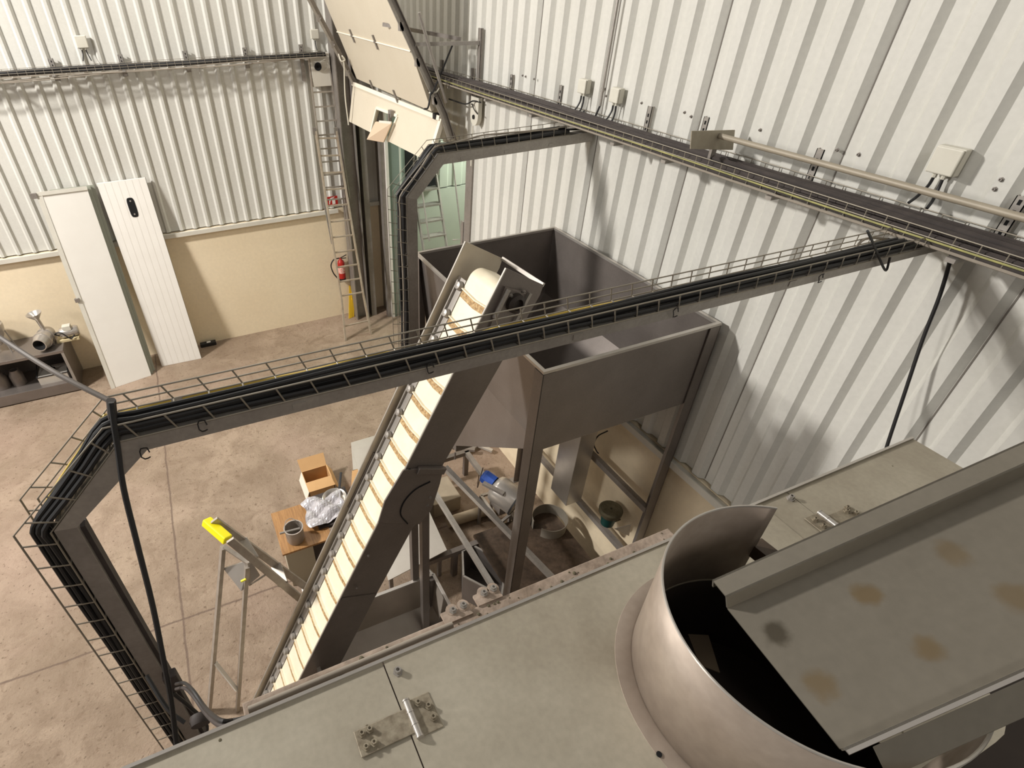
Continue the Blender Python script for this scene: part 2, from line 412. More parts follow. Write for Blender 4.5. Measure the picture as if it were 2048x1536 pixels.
# long trays along the walls
def wall_tray(axis, a0, a1, c0, c1, z, h, step, label, nl=5):
    t = thing('wire_cable_tray', label, 'cable tray', ((a0+a1)/2, (c0+c1)/2, z) if axis == 0 else ((c0+c1)/2, (a0+a1)/2, z))
    V = (lambda a, c, zz: Vector((a, c, zz))) if axis == 0 else (lambda a, c, zz: Vector((c, a, zz)))
    for c in (c0, c1):
        for k in (0, .5, 1): MB().tube([V(a0, c, z+h*k), V(a1, c, z+h*k)], .0028, 6).build('long_wire', M_wire, t)
    for k in range(1, nl): MB().tube([V(a0, c0+(c1-c0)*k/nl, z), V(a1, c0+(c1-c0)*k/nl, z)], .0028, 6).build('long_wire', M_wire, t)
    a = a0+.05
    while a < a1:
        MB().tube([V(a, c0, z+h), V(a, c0, z), V(a, c1, z), V(a, c1, z+h)], .0028, 6).build('cross_wire', M_wire, t); a += step
    return t
ZT = 4.47
wall_tray(1, .3, 9.3, XW-.30, XW-.05, ZT, .07, .1, 'long wire basket tray full of dark cables along the right wall')
wall_tray(0, -5, 2.62, YB-.30, YB-.06, 4.47, .06, .1, 'wire basket tray with cables along the back wall at left')

def cable(name, pts, r, m, label, group=None, wob=0.0, step=.12, cat='cable', n=7):
    p = resample(pts, step)
    q = []
    ph = random.random()*9
    for i, a in enumerate(p):
        e = min(1, i/3, (len(p)-1-i)/3)
        q.append(a+Vector((math.sin(i*.9+ph)*wob*.5, math.sin(i*.7+ph*2)*wob, math.sin(i*.55+ph*1.3)*wob*.6))*e)
    return tag(MB().tube(curve_pts(q, 3), r, n).build(name, m, None, True), label, cat, group)
G1 = 'black cables in the near frame tray'
def nearpath(dy, dz, x_end, zb=2.35):
    y = YN+dy
    return [(-.570-dz, y, zb), (-.570-dz, y, 4.20), (-.566-dz*.9, y, 4.262), (-.312-dz*.4, y, 4.507+dz), (-.25, y, 4.507+dz), (x_end, y, zlow(x_end)+H1+.006+dz)]
for i, (dy, dz, r) in enumerate([(.006, .008, .008), (.023, .009, .009), (.042, .010, .009), (.060, .008, .008), (.014, .026, .008), (.031, .027, .009), (.050, .026, .008), (.022, .043, .007), (.041, .044, .007)]):
    cable('power_cable', nearpath(dy, dz, 3.12-.02*i), r, M_black, 'thick black power cable bundled in the near frame tray', G1, .004)
cable('power_cable', nearpath(.078, .006, 3.1), .005, M_grey, 'pale grey cable behind the black bundle of the near frame tray', None, .004)
yp = [P(225, 832, y=1.505), P(350, 800, y=1.505), P(470, 772, y=1.505), P(620, 743, y=1.505), P(760, 708, y=1.505), P(830, 706, y=1.50), P(1000, 655, y=1.505), P(1120, 628, y=1.505), P(1260, 600, y=1.505), P(1400, 575, y=1.505), P(1560, 540, y=1.505), P(1720, 500, y=1.49), P(1840, 478, y=1.48)]
tag(MB().tube(curve_pts([Vector((-.585, 1.445, 3.9)), Vector((-.585, 1.45, 4.20)), Vector((-.57, 1.46, 4.275)), Vector((-.36, 1.485, 4.485))]+yp, 6), .007, 8).build('power_cable', M_yel, None, True), 'yellow cable tied along the back edge of the near frame tray', 'cable')
q = P(355, 803, y=1.50)
tag(MB().box(q-Vector((.016, .006, .014)), q+Vector((.016, .006, .014))).build('cable_clip', M_ssl, bevel=.003), 'small shiny steel clip joining the yellow cable', 'clip')
# cable ties
for (u, v) in ((405, 850), (290, 905), (1350, 624), (860, 735), (1640, 556)):
    q = P(u, v, y=YN-.008); pts = [q+Vector((.012*math.cos(a), -.004+.004*math.sin(3*a), .022*math.sin(a))) for a in [k*.7 for k in range(9)]]
    tag(MB().tube(pts, .002, 5).build('cable_tie', M_black), 'black tie knotted round the cables of the near frame', 'cable tie', 'ties on the near frame')
# far frame cables
G2 = 'black cables in the far frame tray'
for i, (dy, dz, r) in enumerate([(.02, .012, .012), (.05, .012, .013), (.08, .012, .012), (.11, .012, .012), (.14, .012, .011), (.065, .036, .011)]):
    y = YF+dy
    cable('power_cable', [(1.640-dz, y, .4), (1.640-dz, y, 4.08), (1.646-dz, y, 4.10), (1.905, y, 4.385+dz), (1.97, y, 4.388+dz), (3.12, y, 4.408+dz)], r, M_black, 'black cable running down the far frame tray', G2, .006)
cable('power_cable', [(1.60, YF+.01, 2.2), (1.60, YF+.01, 4.1), (1.89, YF+.01, 4.43), (2.3, YF+.01, 4.47), (3.0, YF+.01, 4.45)], .006, M_grey, 'pale grey cable along the far frame tray', None, .006)
lp = [P(890, 308, y=YF+.12), P(985, 287, y=YF+.12), P(1060, 283, y=YF+.13), P(1110, 262, y=YF+.13), P(1170, 257, y=YF+.05), P(1230, 244, y=YF)]
tag(MB().tube(curve_pts(lp, 6), .008, 7).build('power_cable', M_black, None, True), 'loose black cable looping above the far frame tray', 'cable')
# wall tray cables
G3 = 'dusty dark cables in the right wall tray'
for i in range(13):
    x = XW-.285+.0185*i; zz = ZT+.012+(.018 if i % 2 else 0)
    cable('power_cable', [(x, .35, zz), (x, 9.2, zz)], .0125, M_cabg, 'dusty dark cable lying in the right wall tray', G3, .006, .25)
for i in range(5):
    x = XW-.25+.036*i
    cable('power_cable', [(x, .35, ZT+.052), (x, 9.2, ZT+.052)], .015, M_cabg, 'thicker dusty cable on top of the pile in the right wall tray', 'thick cables on the right wall tray', .012, .35)
cable('power_cable', [(XW-.312, .6, ZT+.03), (XW-.312, 9.0, ZT+.03)], .0045, M_ygr, 'yellow green earth cable along the front edge of the right wall tray', None, .004, .3)
cable('power_cable', [(XW-.318, .6, ZT+.006), (XW-.318, 9.0, ZT+.006)], .007, M_grey, 'pale cable under the front edge of the right wall tray', None, .005, .3)
G4 = 'dark cables in the back wall tray'
for i in range(7):
    y = YB-.27+.03*i; zz = 4.487+(.02 if i % 2 else 0)
    cable('power_cable', [(-6.9, y, zz), (2.6, y, zz)], .013, M_black, 'dark cable lying in the back wall tray', G4, .012, .3)
G5 = 'pale cables sagging under the back wall tray'
for k in range(3):
    cable('power_cable', [(-6.5, YB-.315-.01*k, 4.46-.01*k), (-3.0, YB-.32, 4.44-.012*k), (0, YB-.32, 4.455-.012*k), (2.5, YB-.315, 4.47)], .006, M_grey, 'pale thin cable sagging along the front of the back wall tray', G5, .022, .25)

# crossing of the near frame and wall tray: cable loops
lp = [P(1700, 520, y=1.45), P(1730, 478, y=1.5), P(1800, 480, y=1.5), P(1850, 468, y=1.55), P(1838, 452, y=1.6), P(1780, 435, y=1.72), P(1700, 410, y=1.85)]
tag(MB().tube(curve_pts(lp, 6), .006, 7).build('power_cable', M_grey, None, True), 'grey cable looping from the right wall tray into the near frame tray', 'cable')
lp = [P(1735, 462, y=1.30), P(1752, 500, y=1.345), P(1760, 520, y=1.34), P(1772, 541, y=1.335), P(1780, 515, y=1.345)]
tag(MB().tube(curve_pts(lp, 6), .005, 7).build('cable_end', M_black, None, True), 'black cable end hooked over the near crossbeam', 'cable')

# hanging cables
lp = [P(1908, 476, x=3.30), P(1903, 510, x=3.29), P(1880, 590, x=3.28), P(1845, 680, x=3.27), P(1808, 790, x=3.25), P(1774, 892, x=3.22), P(1762, 940, x=3.2)]
tag(MB().tube(curve_pts(lp, 6), .0085, 8).build('power_cable', M_black, None, True), 'black cable hanging from the near crossbeam end down behind the machine top', 'cable')
lp = [P(222, 805, y=1.35), P(228, 850, y=1.33), P(236, 900, y=1.31), P(248, 980, y=1.27), P(275, 1090, y=1.2), P(305, 1210, y=1.12), P(325, 1310, y=1.05), P(342, 1400, y=.99), P(352, 1480, y=.94), P(360, 1520, y=.9)]
tag(MB().tube(curve_pts(lp, 6), .008, 8).build('power_cable', M_black, None, True), 'black cable hanging from the left corner of the near frame', 'cable')
t = thing('hanger_rod', 'grey hanger rod coming from the left down to the near frame corner', 'rod', P(222, 803, y=1.48))
MB().tube(curve_pts([P(-60, 632, z=4.66), P(0, 675, z=4.62), P(110, 745, z=4.59), P(222, 803, y=1.48)], 6), .008, 8).build('rod', mat('dark_grey_rod', (104, 95, 86), .6, .1, .4, 20), t, True)
MB().tube([P(222, 800, y=1.40), P(228, 862, y=1.40)], .012, 8).build('clamp', M_cabg, t, True)

# wall brackets of the trays
GB = 'slotted brackets along the right wall tray'
def strut(x, y, z0, z1, w=.045, axis=1):
    mb = MB()
    if axis == 1:
        mb.box((x-.02, y-w/2, z0), (x-.016, y+w/2, z1)).box((x-.02, y-w/2, z0), (x+.006, y-w/2+.004, z1)).box((x-.02, y+w/2-.004, z0), (x+.006, y+w/2, z1))
    else:
        mb.box((y-w/2, x-.02, z0), (y+w/2, x-.016, z1)).box((y-w/2, x-.02, z0), (y-w/2+.004, x+.006, z1)).box((y+w/2-.004, x-.02, z0), (y+w/2, x+.006, z1))
    return mb
def slots(x, y, z0, z1, axis=1):
    mb = MB(); z = z0+.03
    while z < z1-.03:
        if axis == 1: mb.box((x-.022, y-.006, z), (x-.0205, y+.006, z+.022))
        else: mb.box((y-.006, x-.022, z), (y+.006, x-.0205, z+.022))
        z += .045
    return mb
places = ['beside the gateway post', 'second from the gateway', 'left of the two junction boxes', 'right of the two junction boxes', 'behind the square pipe plate', 'below the middle of the pipe', 'at the right edge of the photo']
for i, y in enumerate((5.48, 4.64, 3.52, 2.99, 2.16, 1.216)):
    t = thing('wall_bracket', 'slotted steel tray bracket on the right wall, '+['second from the gateway post', 'left of the two junction boxes', 'right of the two junction boxes', 'just behind the square pipe plate', 'crossed by the horizontal pipe', 'at the right edge of the photo'][i], 'bracket', (XW-.03, y, 4.3), GB)
    zt = [4.655, 4.67, 4.68, 4.70, 4.68, 4.69][i]
    strut(XW-.02, y, ZT-.04, zt).build('upright', M_galv, t); slots(XW-.02, y, ZT+.02, zt).build('slot_pattern', M_hole, t)
    MB().bar((XW-.04, y, ZT-.018), (XW-.33, y, ZT-.018), .04, .02).build('arm', M_galv, t)
for i, u in enumerate((-30, 100, 240, 370, 490, 602)):
    q = P(u, 118-.03*u, y=YB-.04)
    t = thing('wall_bracket', 'short galvanised tray bracket on the back wall, '+['cut off by the left edge', 'leftmost one in full view', 'just right of the junction box', 'third from the ladder', 'second from the ladder', 'just left of the ladder'][i], 'bracket', (q.x, YB-.04, 4.36), 'short brackets on the back wall tray')
    strut(YB-.04, q.x, 4.36, 4.62, .06, 0).build('upright', M_galv, t); slots(YB-.04, q.x, 4.5, 4.62, 0).build('slot_pattern', M_hole, t)
    MB().bar((q.x, YB-.04, 4.452), (q.x, YB-.33, 4.452), .04, .02).build('arm', M_galv, t)
# bolts pairs in the wall
GBo = 'bolt heads in the right wall above the tray'
for (u, v) in ((1046, 151), (1052, 153), (1069, 158), (1211, 178), (1213, 192), (1284, 206), (1370, 225), (1383, 233), (1521, 260), (1675, 300), (1718, 309), (2003, 359), (1990, 378), (1386, 588)):
    q = P(u, v, x=XW-.036)
    mb = MB(); bolt(mb, q, .007, .012, (-1, 0, 0)); tag(mb.build('bolt', M_galvd), 'small bolt head in the white right wall above the tray', 'bolt', GBo)

# junction boxes
def jbox(u, v, label, size=.105, on='R', cabs=2):
    if on == 'R':
        q = P(u, v, x=XW-.04); o = Vector((-1, 0, 0)); s_ = Vector((0, 1, 0))
    else:
        q = P(u, v, y=YB-.035); o = Vector((0, -1, 0)); s_ = Vector((1, 0, 0))
    t = thing('junction_box', label, 'junction box', q-Vector((0, 0, size/2)))
    h = size/2; zv = Vector((0, 0, 1))
    def bx(c, a, b, d):
        m_ = MB(); p = [c+s_*i*a+zv*j*b for i, j in ((-1,-1),(1,-1),(1,1),(-1,1))]
        m_.plate([x+o*d for x in p], d, o); return m_
    bx(q, h, h, .045).build('housing', M_box, t, bevel=.006)
    bx(q+o*.045, h*.96, h*.96, .012).build('cover', M_box, t, bevel=.006)
    for k in range(cabs):
        off = s_*(h*.5*(k-(cabs-1)/2)*1.3)
        a = q+off-zv*h+o*.03
        MB().tube([a, a-zv*.018], .011, 8).build('cable_gland', M_box, t)
        b = a-zv*.14+off*1.2+o*.05
        MB().tube(curve_pts([a-zv*.015, a-zv*.06+off*.2, a-zv*.11+off*.8+o*.02, b], 5), .007, 7).build('cable_tail', M_black, t, True)
    return t
jbox(1174, 172, 'left one of the two small junction boxes on the right wall above the tray')
jbox(1239, 190, 'right one of the two small junction boxes on the right wall above the tray')
jbox(1903, 320, 'large square junction box on the right wall above the pipe', .12)
jbox(163, 83, 'junction box on the back wall above the tray at upper left', .14, 'B')
jbox(628, 68, 'junction box on the back wall above the top of the long ladder', .12, 'B', 1)
# conduit up the right wall
a = P(1200, 212, x=XW-.055); 
t = thing('conduit', 'grey vertical conduit on the right wall between two junction boxes', 'conduit', a)
MB().tube([a, (a.x, a.y, TOP-.1)], .011, 8).build('pipe', M_galv, t, True)
MB().tube(curve_pts([a, a-Vector((.02, -.03, .1)), a-Vector((.04, -.1, .14)), a-Vector((.03, -.16, .06))], 5), .008, 7).build('cable_tail', M_black, t, True)
MB().tube([a+Vector((0, 0, .10)), a+Vector((0, 0, .13))], .016, 8).build('coupling', M_galv, t, True)

# pipe with square plate on the right wall tray
zz = 4.66; A = P(1440, 272, z=zz); B = Vector((A.x, .35, zz))
t = thing('support_pipe', 'long grey horizontal pipe with a square end plate over the right wall tray', 'pipe', A)
MB().tube([A, B], .0165, 12).build('pipe', mat('grey_painted_pipe', (160, 150, 132), .5, .1, .4, 5, (130, 120, 104)), t, True)
c = [P(1384, 262, y=A.y+.005), P(1470, 260, y=A.y+.005), P(1466, 300, y=A.y+.005), P(1381, 298, y=A.y+.005)]
MB().plate(c, .006, (0, -1, 0)).build('end_plate', mat('grey_painted_plate', (172, 164, 146), .5, .1, .4, 9, (140, 124, 100)), t)
MB().box((A.x-.02, A.y+.01, 4.49), (A.x+.02, A.y+.03, zz)).build('stand_off', M_galvd, t)

# gateway side: tall post and arms
t = thing('track_bracket', 'tall galvanised post with two arms holding the overhead door track', 'bracket', (XW-.05, 6.16, 4.3))
strut(XW-.03, 6.16, 4.3, 5.0, .07).build('upright', M_galvd, t)
MB().bar((XW-.05, 6.16, 4.87), (2.70, 6.37, 4.87), .03, .035).build('arm', M_galv, t)
MB().bar((XW-.20, 6.30, 4.90), (2.55, 6.9, 5.02), .03, .035).build('arm', M_galvd, t)
for u, v0 in ((883, 117), (945, 135)):
    q = P(u, v0, x=XW-.036)
    t = thing('wall_bracket', 'short slotted bracket on the right wall over the gateway, '+('farther one' if u < 900 else 'next to the tall post'), 'bracket', (XW-.03, q.y, 4.3), GB)
    strut(XW-.02, q.y, 4.3, 4.62, .05).build('upright', M_galvd, t)
    MB().bar((XW-.04, q.y, ZT-.018), (XW-.33, q.y, ZT-.018), .04, .02).build('arm', M_galvd, t)
# motor unit hanging under tray near the gateway
c = P(948, 228, x=3.28)
t = thing('door_operator', 'pale rounded door operator plate hanging below the wall tray beside the gateway', 'door operator', c-Vector((0, 0, .2)))
mb = MB(); pts = []
for k in range(9):
    a = math.pi+math.pi*k/8; pts.append(c+Vector((0, -.09*math.cos(a), .10*math.sin(a)-.02)))
pts += [c+Vector((0, -.09, .17)), c+Vector((0, .09, .17))]
mb.plate(pts, .05, (-1, 0, 0)); mb.build('backplate', M_box, t, bevel=.004)
MB().lathe([(0, .012), (.022, .012), (.024, 0)], c+Vector((0, 0, -.03)), (-1, 0, 0), 16).build('axle_hub', M_black, t)
MB().tube(curve_pts([c+Vector((-.01, .05, .09)), c+Vector((-.03, .0, .10)), c+Vector((-.02, -.04, .05)), c+Vector((-.02, -.12, .02))], 5), .006, 6).build('cable_tail', M_black, t, True)
MB().box((c.x+.005, c.y-.01, c.z+.15), (c.x+.03, c.y+.01, ZT-.02)).build('hanger', M_galvd, t)
MB().tube([c+Vector((-.01, 0, -.12)), c+Vector((-.01, 0, -.55))], .008, 6).build('pull_cord', M_box, t)
lp = [P(898, 198, x=3.2), P(930, 208, x=3.2), P(946, 202, x=3.25), P(962, 205, x=3.3)]
tag(MB().tube(curve_pts(lp, 5), .008, 6).build('power_cable', M_black, None, True), 'black cable from the door track to the door operator', 'cable')

# ------------------------------------------------------------------ overhead sectional door
t = thing('sectional_door', 'half raised cream sectional overhead door tilting into the hall', 'door', (2.9, 7.8, 3.65))
YL, YR = 9.15, 6.45
sec = [(2.93, 4.20), (2.69, 4.80), (2.45, 5.40), (2.21, 6.0)]
def slab(a, b, y0, y1, th):
    """panel between profile points a (low) and b (high)"""
    d = Vector((b[0]-a[0], 0, b[1]-a[1])).normalized(); n = Vector((-d.z, 0, d.x))
    m_ = MB(); m_.plate([Vector((a[0], y0, a[1])), Vector((a[0], y1, a[1])), Vector((b[0], y1, b[1])), Vector((b[0], y0, b[1]))], th, -n if n.x > 0 else n)
    return m_
for a, b in zip(sec, sec[1:]):
    d = (Vector((b[0]-a[0], 0, b[1]-a[1]))*.004)
    s_ = slab((a[0]+d.x, a[1]+d.z), (b[0]-d.x, b[1]-d.z), YR, YL, .04).build('door_section', M_door, t, bevel=.003)
    ln = MB()
    for k in (.33, .66):
        c0_ = Vector((a[0], 0, a[1])).lerp(Vector((b[0], 0, b[1])), k)
    # joint strip
    MB().tube([(b[0]-.008, YR, b[1]), (b[0]-.008, YL, b[1])], .007, 6).build('joint_strip', M_doorw, t)
    hb = MB()
    for yy in (8.45, 7.55):
        dd = Vector((b[0]-a[0], 0, b[1]-a[1])).normalized(); c0_ = Vector((a[0]-.012, yy, a[1]))
        hb.bar(c0_-dd*.08, c0_+dd*.08, .035, .012, (-1, 0, -.4)); hb.bar(c0_-dd*.0+Vector((0,-.03,0)), c0_+Vector((0,.03,0)), .02, .02, (-1, 0, -.4))
    hb.build('hinge', M_galvd, t)
# bottom section with a wicket hatch cut out of it
TLp, BLp = Vector((2.905, 9.2, 4.15)), Vector((2.79, 9.2, 3.64)); TRp = Vector((3.02, 6.38, 4.15)); BRp = Vector((2.90, 6.38, 3.66))
n = (TRp-TLp).cross(BLp-TLp).normalized()
if n.x > 0: n = -n
def on(u, v, off=0): return PP(u, v, TLp+n*off, n)
T1, T2 = on(706, 167), on(881, 237); B1, B2 = on(698, 243), on(856, 323)
h1, h2, h3, h4 = on(754, 216), on(796, 232), on(775, 285), on(742, 266)
def onl(a, b, k): return a.lerp(b, k)
def hit(a, b, c, d):   # point of line a-b nearest line c-d
    r = b-a; s_ = d-c; w_ = a-c; A_, B_, C_ = r.dot(r), r.dot(s_), s_.dot(s_); D_, E_ = r.dot(w_), s_.dot(w_)
    k = (B_*E_-C_*D_)/(A_*C_-B_*B_); return a+r*k
hb1 = hit(B1, B2, h1, h4); hb2 = hit(B1, B2, h2, h3); ht1 = hit(T1, T2, h1, h4); ht2 = hit(T1, T2, h2, h3)
mb = MB()
mb.plate([T1, ht1, hb1, B1], .04, n); mb.plate([ht2, T2, B2, hb2], .04, n); mb.plate([ht1, ht2, h2, h1], .04, n)
mb.build('bottom_section', M_door, t)
mb = MB()
def strip(a, b, w_, h_, off=.006): mb.bar(a+n*off, b+n*off, w_, h_, n)
strip(T1, T2, .05, .03); strip(h1, hb1, .03, .02); strip(h1, h2, .035, .02); strip(h2, hb2, .035, .02); strip(T2, B2, .06, .05, -.02)
mb.build('edge_trim', M_doorw, t)
f1 = PP(753, 243, TLp+n*.04, n); f2 = PP(785, 246, TLp+n*.04, n); f3 = PP(769, 284, TLp+n*.10, n); f4 = PP(736, 278, TLp+n*.20, n); f1 = PP(753, 243, TLp+n*.16, n)
f2 = PP(785, 246, TLp+n*.05, n); f3 = PP(769, 284, TLp+n*.05, n)
MB().plate([f1, f2, f3, f4], .025).build('hatch_leaf', mat('buff_panel', (214, 190, 162), .5), t)
MB().bar(f1.lerp(f2, .25)+n*.015, f2+n*.015, .03, .02, n).build('hatch_bar', M_box, t)
q = on(783, 227, .03)
MB().box(q-Vector((.03, .05, .04)), q+Vector((.02, .05, .04))).box(q-Vector((.05, .015, .09)), q+Vector((0, .025, .0))).build('latch', M_galvd, t)
q = on(872, 232, .01)
MB().box(q-Vector((.03, .03, .03)), q+Vector((.03, .03, .03))).build('roller_bracket', M_black, t)
for nm, y, pts in (('left', 9.22, [(2.93, 4.12), (2.378, 5.175), (1.95, 6.05)]), ('right', 6.37, [(3.16, 3.90), (3.06, 4.166), (2.47, 5.25), (2.05, 6.05)])):
    t2 = thing('door_track', 'galvanised sloping door track on the '+('far left' if nm == 'left' else 'near right')+' side of the raised door', 'door track', (pts[0][0], y, pts[0][1]))
    mb = MB()
    for a, b in zip(pts, pts[1:]):
        mb.chan((a[0], y, a[1]), (b[0], y, b[1]), .06, .03, .006, (0, 1 if nm == 'left' else -1, 0))
    mb.build('rail', M_galvd, t2)
    mb = MB()
    for a, b in zip(pts, pts[1:]):
        mb.bar((a[0]-.05, y-.02, a[1]+.01), (b[0]-.05, y-.02, b[1]+.01), .02, .03)
    mb.build('angle_strip', M_galv, t2)
    mb = MB()
    for k in (.15, .5, .8):
        a, b = pts[-3], pts[-2]; q = Vector((a[0], y, a[1])).lerp(Vector((b[0], y, b[1])), k); s_ = .08 if nm == 'left' else .08
        mb.bar(q, q+Vector((-.03, s_*(-1 if nm == 'left' else 1), 0)), .02, .02); mb.box(q+Vector((-.06, -.03, -.04)), q+Vector((-.02, .03, .04)))
    mb.build('roller', M_galvd, t2)
tag(MB().tube(curve_pts([P(905, 90, y=6.33), P(868, 180, y=6.3), P(862, 186, y=6.3), P(856, 215, y=6.25), P(848, 218, y=6.2)], 5), .010, 6).build('strap', M_black, None, True), 'dark strap hanging from the near right door track', 'strap')
tag(MB().tube(curve_pts([P(858, 186, y=6.35), P(872, 184, y=6.3), P(878, 176, y=6.3)], 5), .009, 6).build('rope', M_box, None, True), 'pale rope tied round the near right door track', 'rope')
tag(MB().tube([P(838, 25, y=6.3), P(892, 205, y=6.3)], .018, 8).build('spring_tube', M_galv, None, True), 'grey tube running beside the near right door track', 'tube')
tag(MB().tube([P(870, 165, y=6.6), P(916, 292, y=6.6)], .012, 8).build('brace_rod', M_galvd, None, True), 'thin dark rod slanting down from the near right door track', 'rod')
tag(MB().tube(curve_pts([P(677, 108, y=9.1), P(682, 122, y=9.05), P(690, 120, y=9.05), P(684, 112, y=9.05), P(688, 128, y=9.1), P(690, 190, y=9.1), P(697, 250, y=9.1)], 5), .009, 6).build('rope', M_box, None, True), 'pale knotted rope hanging from the far left door track', 'rope')
lp = [P(712, 132, y=9.0), P(860, 182, y=6.6)]
tag(MB().tube(lp, .008, 6).build('door_cable', M_cabg, None, True), 'dark cable stretched across the raised door', 'cable')

# ------------------------------------------------------------------ back wall things
# long extension ladder
t = thing('extension_ladder', 'tall worn aluminium extension ladder leaning on the back wall by the corner', 'ladder', (2.5, 9.0, 0))
def lerp(a, b, k): return Vector(a).lerp(Vector(b), k)
fl, fr = P(691, 681, z=0), P(742, 668, z=0)
kl, kr = P(683, 598, y=9.00), P(727, 590, y=9.00)
tl, tr = P(630, 255, y=9.56), P(671, 255, y=9.56)
for a, b in ((fl, kl), (fr, kr)): MB().bar(a, b, .03, .06, (0, 1, 0)).build('splayed_foot', M_ladder, t)
for a, b in ((kl, tl), (kr, tr)): MB().bar(a, b, .025, .06, (0, 1, 0)).build('rail', M_ladder, t)
for k in range(11):
    f_ = .02+k/10.6*.98; MB().bar(lerp(kl, tl, f_), lerp(kr, tr, f_), .028, .022).build('rung', M_ladder, t)
MB().bar(lerp(fl, kl, .35), lerp(fr, kr, .35), .028, .022).build('rung', M_ladder, t)
ul, ur = P(652, 400, y=9.55), P(699, 396, y=9.55); vl, vr = P(616, 115, y=9.70), P(655, 112, y=9.70)
for a, b in ((ul, vl), (ur, vr)): MB().bar(a, b, .022, .05, (0, 1, 0)).build('upper_rail', M_alu, t)
for k in range(11):
    f_ = k/10.3; MB().bar(lerp(ul, vl, f_), lerp(ur, vr, f_), .024, .02).build('upper_rung', M_alu, t)
MB().bar(P(648, 405, y=9.5), P(664, 488, y=9.35), .02, .03).build('hook_rail', M_galvd, t)
for u, v in ((629, 262), (672, 262)):
    q = P(u, v, y=9.54); MB().box(q-Vector((.03, .02, .05)), q+Vector((.03, .02, .05))).build('guide_bracket', M_galvd, t)
# siren box
q = P(640, 132, y=YB-.2)
t = thing('grey_wall_unit', 'grey metal unit with a black round nozzle behind the ladder top', 'wall unit', (q.x, YB-.1, q.z-.2))
MB().box((q.x-.13, YB-.16, q.z-.28), (q.x+.17, YB-.03, q.z+.16)).build('casing', M_trim, t, bevel=.005)
MB().lathe([(.05, 0), (.055, .05), (.03, .05), (.0, .02)], (q.x-.02, YB-.16, q.z+.0), (-.3, -1, -.2), 16).build('nozzle', M_hole, t)
MB().tube(curve_pts([(q.x+.02, YB-.17, q.z+.05), (q.x+.1, YB-.2, q.z+.08), (q.x+.13, YB-.19, q.z-.02), (q.x+.05, YB-.18, q.z-.08)], 5), .005, 6).build('cable_tail', M_box, t)
MB().box((q.x-.26, YB-.08, q.z-.2), (q.x-.21, YB-.03, q.z+.14)).build('side_bar', M_galvd, t)
# fire sign
a = P(654, 394, y=YB-.045); b = P(676, 408, y=YB-.045)
t = thing('fire_extinguisher_sign', 'red square fire extinguisher sign with white symbol behind the ladder', 'sign', (a.x, YB-.045, b.z))
x0, x1, z0, z1 = a.x, b.x, b.z, a.z
MB().box((x0, YB-.05, z0), (x1, YB-.045, z1)).build('sign_board', M_red, t)
W = x1-x0; Hh = z1-z0
mb = MB(); f = lambda i, j: Vector((x0+W*i, YB-.0515, z0+Hh*j))
mb.plate([f(.45, .08), f(.75, .08), f(.75, .6), f(.66, .75), f(.54, .75), f(.45, .6)], .001, (0, -1, 0))
mb.plate([f(.12, .12), f(.2, .12), f(.28, .5), f(.4, .7), f(.5, .75), f(.5, .9), f(.3, .82), f(.17, .55)], .001, (0, -1, 0))
mb.plate([f(.5, .76), f(.72, .9), f(.72, .95), f(.45, .85)], .001, (0, -1, 0))
mb.build('pictogram', M_white, t)
# switches
for (u, v, l) in ((706, 380, 'upper'), (705, 402, 'lower')):
    q = P(u, v, y=YB-.04); t = thing('switch_box', l+' one of two pale switch boxes left of the corner stanchion', 'switch', (q.x, YB-.04, q.z-.08))
    MB().box((q.x-.055, YB-.11, q.z-.08), (q.x+.055, YB-.035, q.z+.08)).build('housing', M_box, t, bevel=.006)
    MB().lathe([(.022, 0), (.02, .02), (0, .022)], (q.x, YB-.11, q.z+.02), (0, -1, 0), 12).build('push_button', M_box, t)
tag(MB().tube([P(700, 372, y=YB-.05), (P(700, 372, y=YB-.05).x, YB-.05, 4.3)], .009, 6).build('conduit', M_box), 'thin pale conduit rising from the switch boxes on the back wall', 'conduit')
# extinguisher
c = P(686, 563, y=YB-.12); top = P(681, 520, y=YB-.12); c = Vector((c.x, YB-.10, c.z+.02))
t = thing('fire_extinguisher', 'red fire extinguisher with black hose hanging behind the ladder', 'fire extinguisher', c)
Hx = .42
MB().lathe([(0, 0), (.06, .0), (.068, .02)], c, (0, 0, 1), 20).lathe([(.068, .02), (.068, .05), (.066, .05)], c).build('base_ring', M_black, t, True)
MB().lathe([(.066, .05), (.066, Hx*.82), (.055, Hx*.93), (.025, Hx), (.02, Hx+.03), (0, Hx+.03)], c).build('cylinder', M_red, t, True)
MB().lathe([(.0668, .16), (.0668, .28)], c).build('instruction_label', mat('white_red_label', (220, 120, 100), .5, 0, .9, 40, (240, 230, 220)), t, True)
q = c+Vector((0, 0, Hx+.03))
MB().bar(q, q+Vector((.11, -.04, .06)), .02, .012).bar(q+Vector((0, 0, -.01)), q+Vector((.10, -.04, .0)), .02, .01).build('lever', M_black, t)
hp = [q+Vector((-.02, 0, 0)), q+Vector((-.13, -.02, .0)), q+Vector((-.20, -.03, -.10)), q+Vector((-.17, -.03, -.26)), q+Vector((-.10, -.03, -.38)), q+Vector((-.085, -.02, -.45))]
MB().tube(curve_pts(hp, 6), .012, 8).build('hose', M_black, t, True)
MB().box((c.x-.03, c.y+.065, c.z+.25), (c.x+.03, YB-.02, c.z+.32)).build('wall_hook', M_galvd, t)
